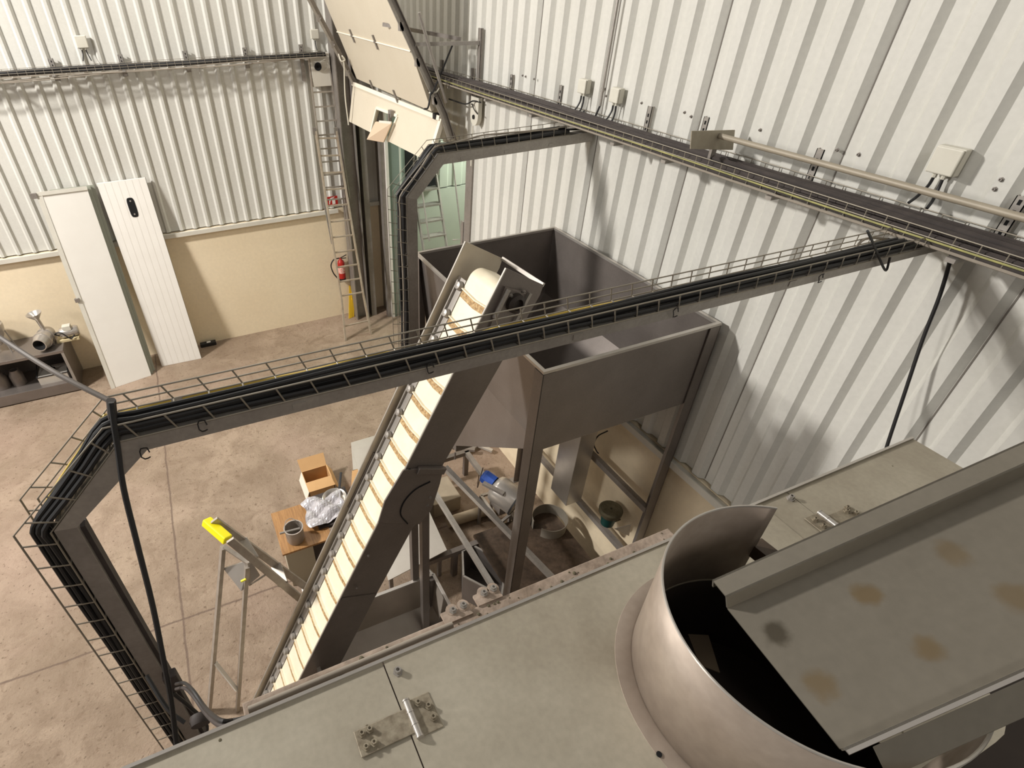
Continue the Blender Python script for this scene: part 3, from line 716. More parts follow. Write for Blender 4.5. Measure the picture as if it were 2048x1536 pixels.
# folded yellow wet floor sign
t = thing('wet_floor_sign', 'folded yellow plastic floor sign leaning on the back wall behind the ladder', 'sign', P(703, 636, z=0))
a = P(700, 637, z=.005); 
y0_ = a.y
for k, (dx, c2) in enumerate(((0, M_sign), (.05, M_sign))):
    bL, bR = Vector((a.x-.02+dx, y0_+.02*k, .005)), Vector((a.x+.05+dx, y0_+.02*k+.02, .005)); tL, tR = Vector((a.x+.10+dx, YB-.07, .62)), Vector((a.x+.15+dx, YB-.06, .60))
    mb = MB(); mb.plate([bL, bR, tR, tL], .012); mb.build('board', c2, t)
mb = MB(); mb.bar((a.x+.10, YB-.14, .36), (a.x+.24, YB-.14, .22), .02, .02); mb.bar((a.x+.02, YB-.16, .17), (a.x+.16, YB-.14, .24), .02, .02)
mb.build('brace', M_sign, t)
# small dark dispenser on floor
a = P(418, 693, z=0)
t = thing('black_tool_case', 'small black box with white label on the floor against the back wall', 'box', a)
ax_ = P(435, 690, z=0)-P(402, 697, z=0); ax_.z = 0; ax_.normalize(); ay_ = Vector((-ax_.y, ax_.x, 0))
pts = [a+ax_*i+ay_*j for i, j in ((-.14, 0), (.14, 0), (.14, .09), (-.14, .09))]
MB().plate([p+Vector((0, 0, .07)) for p in pts], .07, (0, 0, 1)).build('case', M_black, t, bevel=.008)
MB().plate([a+ax_*i+ay_*j+Vector((0, 0, .072)) for i, j in ((-.02, .02), (.05, .02), (.05, .07), (-.02, .07))], .002, (0, 0, 1)).build('paper_label', M_white, t)

# leaning door panels
def lean_panel(bl, br, tl, tr, th, name, label, m_, group=None, lines=0, hole=False):
    n_ = (br-bl).cross(tl-bl).normalized()
    if n_.y > 0: n_ = -n_
    t_ = thing(name, label, 'panel', (bl+br)/2, group)
    MB().plate([bl, br, tr, tl], th, n_).build('skin', m_, t_, bevel=.004)
    if lines:
        g = MB()
        for k in range(1, lines+1):
            f_ = k/(lines+1); a = bl.lerp(br, f_)+n_*.0005; b = tl.lerp(tr, f_)+n_*.0005
            g.bar(a.lerp(b, .004), b.lerp(a, .004), .004, .002, n_)
        g.build('groove_lines', mat('groove_grey', (214, 208, 198), .5), t_)
    g = MB(); g.bar(br-n_*th*.5+(tr-br)*.002, tr-n_*th*.5, .004, th*.6, n_); g.build('edge_seal', M_cabg, t_)
    return t_, n_
bl, br = P(324, 733, z=.0), P(403, 717, z=.0); tl = P(193, 367, y=YB-.09); tr = PP(290, 355, bl, (br-bl).cross(tl-bl))
t, n_ = lean_panel(bl, br, tl, tr, .045, 'door_panel', 'white ribbed door panel with an oblong black handle hole leaning on the back wall', M_white, None, 6)
def onp(u, v, off=0): return PP(u, v, bl+n_*off, n_)
q = onp(265, 415, .001); up = ((tl+tr)/2-(bl+br)/2).normalized(); sd = (br-bl).normalized()
pts = []
for k in range(16):
    a = 2*math.pi*k/16; cc = math.cos(a); ss = math.sin(a)
    pts.append(q+sd*(.055*math.copysign(abs(cc)**.5, cc))+up*(.145*math.copysign(abs(ss)**.5, ss)))
MB().plate([p+n_*.004 for p in pts], .006, n_).build('handle_recess', M_hole, t)
mb = MB()
for k in (-.10, .095): mb.lathe([(.014, 0), (.012, .006), (0, .007)], q+up*k+n_*.004, n_, 10)
mb.build('screws', M_ssl, t)
# stack of three leaning panels, front one with a steel angle
bl0, br0 = P(229, 776, z=0), P(303, 751, z=0); tl0 = P(83, 387, y=YB-.31); _n = (br0-bl0).cross(tl0-bl0); tr0 = PP(174, 376, bl0, _n)
t, n3 = lean_panel(bl0, br0, tl0, tr0, .045, 'door_panel', 'plain white door panel at the front of the leaning stack left of the grooved panel', M_white, 'leaning stack of white panels')
mb = MB(); sd = (br0-bl0).normalized(); mb.bar(bl0-sd*.02+n3*.004, tl0-sd*.04+n3*.004, .06, .012, n3); mb.build('edge_channel', M_trim, t)
mb = MB(); mb.bar(tl0-sd*.06, tr0, .05, .03, n3); mb.build('top_channel', M_trim, t)
q = tl0-sd*.10; mb = MB(); mb.box(q-Vector((.04, .02, .05)), q+Vector((.04, .02, .02))); mb.build('end_clip', M_galvd, t)
q = bl0.lerp(tl0, .50)-sd*.055; mb = MB(); mb.box(q-Vector((.03, .03, .03)), q+Vector((.03, .01, .03))); mb.build('side_clip', M_galvd, t)
for k, nm in ((1, 'middle'), (2, 'rear')):
    o_ = Vector((.035*k, .07*k, 0)); o2 = Vector((.045*k, .064*k, 0))
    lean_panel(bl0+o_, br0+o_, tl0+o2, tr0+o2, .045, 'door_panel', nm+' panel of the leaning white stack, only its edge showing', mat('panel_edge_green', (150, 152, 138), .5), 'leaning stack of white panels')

# steel table with machine parts at left
t = thing('steel_workbench', 'low steel workbench with a lower shelf at the left edge of the photo', 'workbench', (-2.9, 9.1, 0))
by0 = 9.12; ZB = P(141, 697, y=by0).z; bx1 = P(163, 779, y=by0).x; by1 = YB-.03
MB().box((-4.6, by0, ZB-.05), (bx1, by1, ZB)).build('bench_top', M_ss, t, bevel=.004)
MB().box((-4.6, by0, .02), (bx1, by1, .20)).build('lower_shelf', M_ss, t, bevel=.004)
MB().box((-4.6, by1-.02, .2), (bx1, by1, ZB-.05)).build('back_panel', M_ssd, t)
mb = MB()
for x in (bx1-.025, -4.55):
    for y in (by0+.02, by1-.05): mb = MB(); mb.box((x-.02, y-.02, .2), (x+.02, y+.02, ZB-.05)); mb.build('leg', M_galv, t)
MB().bar((bx1-.01, by1-.03, .2), (bx1+.0, by1-.03, ZB), .02, .02).build('side_tube', M_galv, t)
MB().box((bx1-.02, by0+.03, .2), (bx1, by1-.03, ZB-.05)).build('side_panel', M_ssd, t)
# frame tray between shelves
q = P(125, 735, y=by0+.12)
t = thing('framed_tray', 'open framed tray on the lower shelf of the steel workbench', 'tray', (q.x, by0+.2, .2))
x0, x1 = bx1-.55, bx1-.1
mb = MB()
for a, b in (((x0, by0+.1, .34), (x1, by0+.1, .34)), ((x1, by0+.1, .34), (x1, by0+.45, .42)), ((x1, by0+.45, .42), (x0, by0+.45, .42)), ((x0, by0+.45, .42), (x0, by0+.1, .34))): mb.bar(a, b, .012, .012)
mb.build('frame', M_black, t); MB().box((x0+.01, by0+.1, .2), (x1-.01, by0+.45, .335)).build('body', M_mono, t)
MB().lathe([(.03, 0), (.05, .04), (.02, .06), (.01, .10), (0, .1)], ((x0+x1)/2, by0+.25, .335)).build('knob', M_hole, t)
for k, (dx, r) in enumerate(((-.85, .10), (-1.1, .12), (-1.4, .09))):
    tag(MB().lathe([(0, 0), (r, 0), (r, .18), (r*.7, .24), (r*.7, .27), (r*.5, .27), (r*.5, .1)], (bx1+dx, by0+.3, .2)).build('dark_pot', M_ssd, None, True), 'dark steel pot on the lower workbench shelf, '+['nearest the framed tray', 'second from the framed tray', 'cut by the left edge of the photo'][k], 'pot', 'pots on the lower workbench shelf')
# funnel machine 1
def funnel(o, h, r, label, name='filling_funnel'): pass
b = P(78, 680, z=ZB)
t = thing('grinder', 'steel grinder with upright funnel and open round mouth on the workbench', 'grinder', b)
ctr = P(78, 652, y=9.36); ctr.z = ZB+.15; axd = Vector((-.25, -1, .0)).normalized()
MB().lathe([(0, -.20), (.09, -.20), (.13, -.12), (.13, -.04), (.115, -.04), (.115, .06), (.135, .06), (.135, .10), (.125, .10), (.10, .24), (.088, .24), (.088, .1), (0, .08)], ctr, axd, 24).build('barrel', M_ssl, t, True)
MB().lathe([(.086, .235), (0, .12)], ctr, axd, 24).build('mouth', M_hole, t)
fb = ctr+Vector((.03, .05, .10))
MB().lathe([(.03, 0), (.03, .20), (.11, .30), (.115, .31), (.10, .30), (.02, .20)], fb, (-.12, 0, 1), 24).build('funnel', M_ssl, t, True)
MB().box((ctr.x-.10, ctr.y-.05, ZB), (ctr.x+.10, ctr.y+.15, ctr.z-.08)).build('base', M_ssd, t, bevel=.01)
# motor to the right
b = P(124, 650, y=9.42)
t = thing('electric_motor', 'small pale electric motor with switch beside the grinder on the workbench', 'motor', (b.x, b.y, ZB))
MB().lathe([(0, -.14), (.07, -.14), (.085, -.11), (.085, .10), (.07, .13), (0, .13)], (b.x+.05, b.y+.05, ZB+.12), (1, .1, 0), 20).build('motor_body', M_ssl, t, True)
MB().box((b.x-.02, b.y-.02, ZB+.17), (b.x+.10, b.y+.08, ZB+.25)).build('terminal_box', M_box, t, bevel=.006)
MB().box((b.x-.16, b.y-.05, ZB), (b.x+.16, b.y+.15, ZB+.035)).build('foot_plate', mat('cream_plate', (206, 190, 150), .6), t)
MB().tube(curve_pts([(b.x-.10, b.y, ZB+.1), (b.x-.14, b.y-.03, ZB+.16), (b.x-.05, b.y-.06, ZB+.18), (b.x+.05, b.y-.08, ZB+.06), (b.x+.12, b.y-.05, ZB+.1)], 5), .01, 7).build('flex_cable', M_black, t, True)
# cone machine at left edge
b = P(8, 690, z=ZB); b.y = min(b.y, 9.5)
t = thing('cone_hopper', 'shiny conical steel hopper on legs at the left edge on the workbench', 'hopper', b)
MB().lathe([(.06, .12), (.17, .34), (.18, .40), (.18, .46), (.12, .49), (.05, .53), (.05, .56), (0, .56)], b, (0, 0, 1), 28).build('cone', M_ssl, t, True)
for a in (.3, 2.2, 4.1, 5.6):
    MB().tube([b+Vector((.20*math.cos(a), .20*math.sin(a), 0)), b+Vector((.15*math.cos(a), .15*math.sin(a), .36))], .01, 7).build('leg', M_galv, t)
MB().tube(curve_pts([b+Vector((-.02, 0, .55)), b+Vector((.0, 0, .68)), b+Vector((.08, 0, .66)), b+Vector((.14, 0, .52))], 5), .008, 7).build('handle', M_galv, t, True)
MB().lathe([(.05, 0), (.052, .01), (0, .012)], b+Vector((.10, -.03, .47)), (.5, -.2, .8), 16).build('dark_cap', M_hole, t)

# ------------------------------------------------------------------ hopper on legs
ZH = 3.5; HX0, HX1, HY0, HY1 = 1.832, 3.312, 2.33, 4.385; ZP = 2.80
t = thing('steel_hopper', 'large square stainless hopper on tall legs beside the right wall', 'hopper', ((HX0+HX1)/2, (HY0+HY1)/2, 0))
OX0, OX1, OY0, OY1, OZ = 1.91, 2.40, 3.60, 4.05, 1.80
th = .004
def four(z, x0, x1, y0, y1): return [Vector((x0, y0, z)), Vector((x1, y0, z)), Vector((x1, y1, z)), Vector((x0, y1, z))]
ix0, ix1, iy0, iy1 = HX0+.05, HX1-.05, HY0+.03, HY1-.03
up4 = four(ZH-.01, HX0+.02, HX1-.02, HY0+.015, HY1-.015); md4 = four(ZP, ix0+.05, HX1-.10, HY0+.015, HY1-.015); lo4 = four(OZ, OX0, OX1, OY0, OY1)
up4 = four(ZH-.01, HX0+.02, HX1-.02, HY0+.015, HY1-.015); md4 = [Vector((HX0+.10, HY0+.015, ZP)), Vector((HX1-.02, HY0+.015, ZP)), Vector((HX1-.02, HY1-.015, ZP)), Vector((HX0+.10, HY1-.015, ZP))]
names = ['front_panel', 'right_panel', 'rear_panel', 'left_panel']
for i in range(4):
    j = (i+1) % 4
    MB().add([up4[i], up4[j], md4[j], md4[i]], [(0, 1, 2, 3)]).build(names[i], M_ss if i == 3 else M_ssd, t, th=th)
mb = MB()
for i in range(4):
    j = (i+1) % 4; mb.add([md4[i], md4[j], lo4[j], lo4[i]], [(0, 1, 2, 3)])
mb.build('sloped_bottom', M_ss, t, th=th)
mb = MB(); l2 = [p-Vector((0, 0, .08)) for p in lo4]
for i in range(4):
    j = (i+1) % 4; mb.add([lo4[i], lo4[j], l2[j], l2[i]], [(0, 1, 2, 3)])
mb.build('outlet', M_ssd, t, th=th)
rw = .026
RO = four(ZH, HX0, HX1, HY0, HY1); RI = four(ZH, HX0+rw, HX1-rw, HY0+rw, HY1-rw)
for i in range(4):
    j = (i+1) % 4; MB().plate([RO[i], RO[j], RI[j], RI[i]], .02, (0, 0, 1)).build('rim', M_ssl, t)
lw = .095
for x, y in ((HX0+lw/2, HY0-.0), (HX1-lw/2, HY0-.0), (HX0+lw/2, HY1), (HX1-lw/2, HY1)):
    s_ = 1 if y < 3 else -1
    mb = MB(); mb.box((x-lw/2, y, 0), (x+lw/2, y+s_*.008, ZH-.024))
    xo = x-lw/2 if x < 2.5 else x+lw/2
    mb.box((xo-.004, y, 0), (xo+.004, y+s_*lw, ZH-.024)); mb.build('leg', M_ssd, t)
    MB().box((x-.07, y-.02, 0), (x+.07, y+.07, .01)).build('foot', M_galvd, t)
for z in (1.56, .84):
    MB().box((HX1-.10, HY0+.01, z-.03), (HX1-.05, HY1-.01, z+.03)).build('side_rail', M_galvd, t)
MB().box((HX0+.012, HY0+.01, .73), (HX0+.06, HY1-.01, .79)).build('side_rail', M_galv, t)
MB().bar(P(890, 935, y=3.62), P(1104, 1155, y=2.42), .05, .05).build('diagonal_brace', M_galv, t)
q = P(1238, 1062, y=HY0-.02); MB().plate([P(1229, 1058, y=HY0+.0), P(1262, 1050, y=HY0+.0), P(1258, 1072, y=HY0+.0)], .006, (0, -1, 0)).build('gusset', M_galvd, t)
MB().tube(curve_pts([P(1215, 862, x=3.2), P(1196, 872, x=3.2), P(1188, 888, x=3.2), P(1193, 902, x=3.2), P(1197, 907, x=3.2)], 5), .007, 6).build('cable_tail', M_black, t, True)
# far side square flange piece (far left leg fittings)
# discharge duct below
t = thing('discharge_duct', 'square stainless duct hanging under the hopper in front of the plinth', 'duct', (3.04, 3.2, 1.0))
MB().box((2.955, 3.06, 1.0), (3.15, 3.34, 2.62)).build('duct_body', M_ssl, t, bevel=.004)
MB().box((2.945, 3.05, 2.60), (3.16, 3.35, 2.63)).build('top_flange', M_ssd, t)

# ------------------------------------------------------------------ conveyor
K = 2.75/3.862
F_t = P(931, 483, y=2.81); F_b = P(510, 1400, y=2.71)
N_t = P(1012, 536, y=2.40); N_b = P(590, 1370, y=2.30)
ax = ((F_t-F_b).normalized()+(N_t-N_b).normalized()).normalized()
t = thing('cleated_conveyor', 'steep cleated belt conveyor with cream belt feeding the steel hopper', 'conveyor', (F_b.x, 2.5, 0))
wv = (N_t-F_t); wv = (wv-ax*wv.dot(ax)); Wd = wv.length; wv.normalize()
nv = ax.cross(wv).normalized()
if nv.z < 0: nv = -nv                       # points up and left, off the belt face
Ltot = (F_t-F_b).length+.45
O = F_t                                     # far top corner, l measured downwards
def cv(l, wd, h): return O-ax*l+wv*wd+nv*h
Hs = .30
# near side plate: outline measured off the photo in its own plane
pn = wv
def npx(u, v, off=0): return PP(u, v, N_t+wv*off, pn)
tipU, tipL = npx(1012, 536), npx(1087, 570)
dep = (tipL-tipU).dot(-nv)
low = npx(590, 1370); 
pts = [tipU, npx(1087, 570), npx(1080, 590), npx(880, 940), npx(830, 1047), npx(752, 1190), npx(690, 1310), cv(Ltot, Wd, -.30), cv(Ltot, Wd, 0)]
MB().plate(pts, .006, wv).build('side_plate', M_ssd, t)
def mirror(p): return p-wv*Wd
pts2 = [F_t]+[mirror(p) for p in pts[1:-2]]+[cv(Ltot, 0, -.30), cv(Ltot, 0, 0)]
MB().plate(pts2, .006, wv).build('side_plate', mat('lit_side_steel', (205, 194, 174), .42, .25, .5, 5, (176, 160, 136)), t)  # far plate paler than the near one: bounce light put into its colour
# top flanges of side plates
for wd, nm in ((0, 1), (Wd, -1)):
    MB().bar(cv(0, wd+nm*.0, .0), cv(Ltot, wd+nm*.0, .0), .010, .008, nv).build('top_lip', M_ssl, t)
MB().bar(mirror(npx(1087, 570)), npx(1087, 570), .022, .014, nv).build('end_strip', M_ssl, t)
BD = .062      # belt depth below lip
mb = MB(); r_ = .075; pr = []
wi0, wi1 = .095, Wd-.012
for k in range(9):
    a = math.pi/2*(1-k/8.0)
    pr.append((.17-r_*math.cos(a), -BD-r_+r_*math.sin(a)))
pr = pr[::-1]; bl_ = [( .17-r_, -BD-r_-.10)]+pr+[(Ltot, -BD)]
vs = []
for l, h in bl_: vs += [cv(l, wi0, h), cv(l, wi1, h)]
mb.add(vs, [(2*i, 2*i+1, 2*i+3, 2*i+2) for i in range(len(bl_)-1)])
mb.build('belt', M_belt, t, True)
# guide strip along the far side of the belt
MB().bar(cv(.20, .048, -BD+.0), cv(Ltot, .048, -BD+.0), .085, .008, nv).build('deck_strip', M_ssl, t)
MB().bar(cv(.22, .030, -BD+.012), cv(Ltot, .030, -BD+.012), .012, .016, nv).build('belt_guide', M_galv, t)
CP = .185; l = .245
while l < Ltot-.05:
    c = MB(); a = cv(l, wi0+.0, -BD); b = cv(l, wi1, -BD)
    m1 = a.lerp(b, .5)-ax*.012
    for p_, q_ in ((a, m1), (m1, b)):
        c.plate([p_+ax*.004, q_+ax*.004, q_+ax*.0+nv*.016, p_+ax*.0+nv*.016], .006, ax)
    o = c.build('cleat', M_belt, t)
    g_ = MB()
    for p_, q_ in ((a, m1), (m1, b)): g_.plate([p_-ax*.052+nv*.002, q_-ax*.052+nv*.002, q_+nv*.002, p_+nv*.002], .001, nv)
    g_.build('brown_strip', M_cleat, o)  # mottled brown strip on the belt, downhill of each cleat
    k = MB(); k.lathe([(.0, .0), (.022, .0), (.030, .012), (.022, .032), (0, .036)], cv(l, .066, -BD+.0), nv, 12); k.build('cleat_end', M_galv, t, True)
    l += CP
# bearing housing on near side
o_ = npx(1027, 604)
def pn_(u, v, h=.0): return npx(u, v)+wv*h
mb = MB(); mb.plate([pn_(1008, 572, .012), pn_(1058, 585, .012), pn_(1033, 638, .012), pn_(975, 660, .012)], .012, wv); mb.build('bearing_plate', M_ssd, t)
MB().lathe([(0, .0), (.058, .0), (.055, .03), (.034, .04), (.034, .02), (0, .02)], pn_(1026, 603, .012), wv, 20).build('bearing', mat('greasy_bearing', (60, 54, 50), .5, .4), t, True)
for (a, b) in (((1013, 576), (985, 632)), ((1056, 583), (1018, 655))):
    MB().bar(pn_(*a, .02), pn_(*b, .02), .02, .02, wv).build('slide_rail', M_galv, t)
mb = MB()
for u, v in ((1018, 588), (1040, 596), (1044, 581), (985, 630), (1005, 662), (1030, 614)): bolt(mb, pn_(u, v, .015), .008, .014, wv)
mb.build('bolts', M_galv, t)
# hinge fold and arc-slotted plate in the middle
pm = [npx(805, 938), npx(886, 930), npx(878, 965), npx(862, 1015), npx(838, 1046), npx(755, 1043), npx(768, 1000)]
MB().plate([p+wv*.014 for p in pm], .012, wv).build('pivot_plate', M_ssd, t, bevel=.002)
arc = [npx(858, 960), npx(828, 976), npx(806, 1000), npx(799, 1025), npx(813, 1044)]
MB().tube([p+wv*.017 for p in curve_pts(arc, 6)], .005, 6).build('arc_slot', M_hole, t, True)
MB().bar(npx(832, 937)+wv*.02, npx(886, 937)+wv*.02, .05, .03, wv).build('clamp_block', M_ssd, t, bevel=.004)
mb = MB(); mb.plate([npx(803, 945)+wv*.012, npx(818, 935)+wv*.012, npx(840, 952)+wv*.012, npx(812, 955)+wv*.012], .004, wv); mb.build('open_gap', M_hole, t)
mb = MB()
for u, v in ((858, 992), (853, 1008), (712, 1172), (735, 1108)): bolt(mb, npx(u, v)+wv*.014, .008, .012, wv)
mb.build('bolts', M_galvd, t)
MB().bar(npx(683, 1197)+wv*.004, npx(752, 1188)+wv*.004, .02, .006, wv).build('seam_strip', M_ssd, t)
# far side roller bracket
MB().bar(cv(1.55, -.01, -.05), cv(2.05, -.01, -.05), .02, .06, wv).build('side_bracket', M_ss, t)
# legs of the conveyor
q = P(848, 1000, y=2.55)
MB().box((q.x-.03, 2.52, 0), (q.x+.03, 2.58, q.z+.1)).build('support_leg', M_ssd, t)
MB().box((q.x-.03, 2.74, 0), (q.x+.03, 2.80, q.z+.1)).build('support_leg', M_ssd, t)
MB().bar((q.x, 2.55, q.z-.1), cv(2.9, Wd*.5, -.3), .03, .03).build('support_strut', M_galvd, t)

# feed tub at the foot of the conveyor
t = thing('feed_tub', 'open stainless feed tub at the foot of the conveyor behind the machine', 'tub', (1.0, 2.4, 0))
zt = 1.2; R0, R1 = P(868, 1148, z=zt), P(905, 1225, z=zt); tx1 = (R0.x+R1.x)/2; ty1 = R0.y; ty0 = 1.75; tx0 = .1
a4 = four(zt, tx0, tx1, ty0, ty1); c4 = four(.80, tx0+.0, tx1-.03, ty0+.02, ty1-.02); b4 = four(.45, tx0+.1, tx1-.45, ty0+.15, ty1-.55)
mb = MB()
for i in range(4):
    j = (i+1) % 4; mb.add([a4[i], a4[j], c4[j], c4[i]], [(0, 1, 2, 3)])
mb.build('upper_walls', mat('tub_steel', (178, 168, 156), .42, .35, .4, 4, (150, 140, 130)), t, th=.004)
mb = MB()
for i in range(4):
    j = (i+1) % 4; mb.add([c4[i], c4[j], b4[j], b4[i]], [(0, 1, 2, 3)])
mb.add(b4, [(0, 1, 2, 3)]); mb.build('sloped_bottom', M_ssl, t, th=.004)
for i in range(4):
    MB().bar(a4[i], a4[(i+1) % 4], .03, .02).build('rim', M_ssl, t, bevel=.002)
for x, y in ((tx0+.03, ty0+.03), (tx1-.03, ty0+.03), (tx1-.03, ty1-.03), (tx0+.03, ty1-.03)):
    MB().box((x-.02, y-.02, 0), (x+.02, y+.02, zt-.01)).build('leg', M_ssd, t)
q0 = P(852, 1135, z=zt+.02); MB().tube([q0, Vector((tx1, ty1, zt))], .012, 8).build('corner_tube', M_galv, t)

# ------------------------------------------------------------------ things on the floor under the hopper
t = thing('low_steel_table', 'pale steel sheet table lying low between conveyor and hopper', 'table', (1.5, 4.2, 0))
zt2 = .5
c = [P(893, 1095, z=zt2), P(780, 1150, z=zt2), P(700, 930, z=zt2), P(735, 880, z=zt2), P(858, 1000, z=zt2)]
c = [Vector((1.74, 3.40, zt2)), Vector((1.80, 4.1, zt2)), Vector((1.70, 5.35, zt2)), Vector((1.30, 5.35, zt2)), Vector((1.02, 3.30, zt2))]
MB().plate(c, .01, (0, 0, 1)).build('table_top', M_mono, t)
for x, y in ((1.68, 3.46), (1.08, 3.40), (1.36, 5.2), (1.62, 5.2)): MB().box((x-.02, y-.02, 0), (x+.02, y+.02, zt2-.01)).build('leg', M_galvd, t)
t = thing('floor_frame', 'dark welded steel base frame on the floor under the hopper', 'frame', (2.4, 4.0, 0))
zf = .44
a, b = P(850, 1122, z=zf), P(1022, 1056, z=zf); MB().box((a.x, a.y-.03, zf-.06), (2.72, a.y+.03, zf)).build('rail', M_ssd, t)
a2, b2 = P(825, 935, z=zf), P(1022, 902, z=zf); MB().box((1.85, a2.y-.03, zf-.06), (2.72, a2.y+.03, zf)).build('rail', M_ssd, t)
MB().box((2.66, a.y, zf-.06), (2.72, a2.y, zf)).build('rail', M_galvd, t)
for x, y in ((1.84, a.y), (2.69, a.y), (1.9, a2.y), (2.69, a2.y)): MB().box((x-.03, y-.028, 0), (x+.03, y+.028, zf-.06)).build('leg', M_ssd, t)
MB().lathe([(0, 0), (.012, 0), (.012, .12), (0, .12)], P(910, 918, z=zf)-Vector((0, 0, 0)), (0, 0, 1), 8).build('peg', M_ssd, t)
# gear motor with blue cap
mc = P(1005, 985, z=.75)
axm = Vector((-.45, .85, .22)).normalized()
t = thing('gear_motor', 'drum shaped steel gear motor with a blue cap on the floor frame', 'motor', (mc.x, mc.y, .44))
MB().lathe([(0, -.20), (.155, -.20), (.165, -.18), (.165, .06), (.15, .10), (.10, .13), (0, .13)], mc, axm, 28).build('drum', M_ssl, t, True)
MB().lathe([(.166, -.205), (.166, -.185), (.0, -.205)], mc, axm, 28).build('dark_end', M_black, t, True)
MB().lathe([(.085, .12), (.085, .25), (.07, .28), (0, .28)], mc+Vector((0, 0, .05)), axm, 8).build('blue_cap', M_blue, t, False)
MB().bar(mc+axm*.18+Vector((-.12, -.05, .1)), mc+axm*(-.08)+Vector((-.1, -.05, .14)), .05, .03).build('lever_arm', M_galvd, t)
fb = P(990, 1000, z=.55)
mb = MB(); A = P(962, 992, z=.50); B = P(1000, 1046, z=.50); Cc = P(1020, 1030, z=.50); D = P(985, 985, z=.50)
for p, q in ((A, B), (B, Cc), (Cc, D), (D, A)): mb.bar(p, q, .03, .03)
mb.build('mounting_frame', M_ssl, t)
for p in (A, B, Cc, D): MB().box((p.x-.015, p.y-.015, 0), (p.x+.015, p.y+.015, .5)).build('leg', M_galvd, t)
mb = MB(); mb.box((mc.x-.08, mc.y-.1, .5), (mc.x+.08, mc.y+.1, .62)); mb.build('saddle', M_ssd, t)
tag(MB().tube(curve_pts([P(958, 950, z=.6), P(955, 975, z=.5), P(966, 935, z=.75)], 5), .006, 6).build('wire', M_brown, None, True), 'thin brown wire curving beside the gear motor', 'wire')
# bench with stained plate and ring
t = thing('stained_bench', 'low bench with brown stained steel top under the right side of the hopper', 'bench', (2.6, 3.0, 0))
MB().box((2.12, 2.15, .41), (3.13, 3.50, .45)).build('bench_top', M_brown, t)
for x in (2.16, 3.08):
    for y in (2.2, 3.45): MB().box((x-.03, y-.03, 0), (x+.03, y+.03, .41)).build('leg', M_ssd, t)
rc = P(1120, 1043, z=.45); rc = Vector((2.965, 3.27, .452))
t = thing('steel_ring', 'open rolled steel ring standing on the stained bench', 'ring', rc)
MB().lathe([(.195, 0), (.20, .14), (.194, .14), (.189, 0)], rc, (0, 0, 1), 40, math.radians(28), math.radians(352)).build('band', mat('ring_steel', (158, 150, 136), .4, .4, .4, 5), t, True)
MB().box((rc.x-.22, rc.y+.10, .452), (rc.x-.13, rc.y+.17, .5)).build('closing_clamp', M_hole, t)
pq = P(1214, 1046, x=3.22)
t = thing('wall_mounted_pot', 'round mossy topped dark teal pot fixed low on the right plinth', 'pot', pq)
MB().lathe([(0, 0), (.065, 0), (.078, .12), (.078, .13)], pq, (0, 0, 1), 24).build('cup', M_tealdark, t, True)
MB().lathe([(.08, .12), (.115, .17), (.118, .21), (.105, .225), (.012, .222), (.010, .20), (0, .2)], pq, (0, 0, 1), 24).build('lid', M_moss, t, True)
MB().box((pq.x, pq.y-.02, pq.z-.012), (XW-.02, pq.y+.02, pq.z)).build('bracket', M_moss, t)
# folded sheet bin
t = thing('open_bin', 'dark open sheet metal bin on the floor beside the hopper leg', 'bin', (2.0, 3.0, 0))
zb = .42
bp = [P(925, 1103, z=zb), P(945, 1090, z=zb), P(1012, 1128, z=zb), P(1003, 1192, z=zb), P(927, 1152, z=zb)]
mb = MB()
for i in range(5):
    a, b = bp[i], bp[(i+1) % 5]; mb.add([a, b, b-Vector((0, 0, zb-.01)), a-Vector((0, 0, zb-.01))], [(0, 1, 2, 3)])
mb.add([p-Vector((0, 0, zb-.01)) for p in bp], [(0, 1, 2, 3, 4)])
mb.build('walls', M_ssd, t, th=.004)
for i in range(5): MB().bar(bp[i], bp[(i+1) % 5], .02, .015).build('rim', M_galv, t)
# odd bits of scrap steel
for k, (u, v, du, dv, z, l) in enumerate(((905, 895, 45, 5, .10, 'nearest the hopper bottom edge'), (925, 910, 40, -25, .05, 'crossing another behind the conveyor'), (870, 985, -30, 20, .05, 'beside the conveyor side plate'), (955, 890, 30, 12, .06, 'pale and short'))):
    a = P(u, v, z=z); b = P(u+du, v+dv, z=z)
    tag(MB().bar(a, b, .05, .04).build('steel_offcut', M_galvd if k != 3 else M_mono, bevel=.003), 'steel offcut on the floor under the hopper, '+l, 'steel offcut', 'steel offcuts under the hopper')
a = P(895, 1045, z=.07); b = P(1000, 1012, z=.07)
tag(MB().tube([a, b], .07, 16).build('floor_pipe', mat('beige_pipe', (176, 160, 136), .6, .1, .5, 5), None, True), 'thick beige pipe lying on the floor below the gear motor', 'pipe')
a = P(880, 985, z=.2)
tag(MB().box((a.x-.18, a.y-.2, 0), (a.x+.2, a.y+.2, .24)).build('concrete_block', mat('concrete_block', (170, 156, 134), .8, 0, .4, 5), bevel=.01), 'pale concrete block on the floor behind the diagonal brace', 'block')

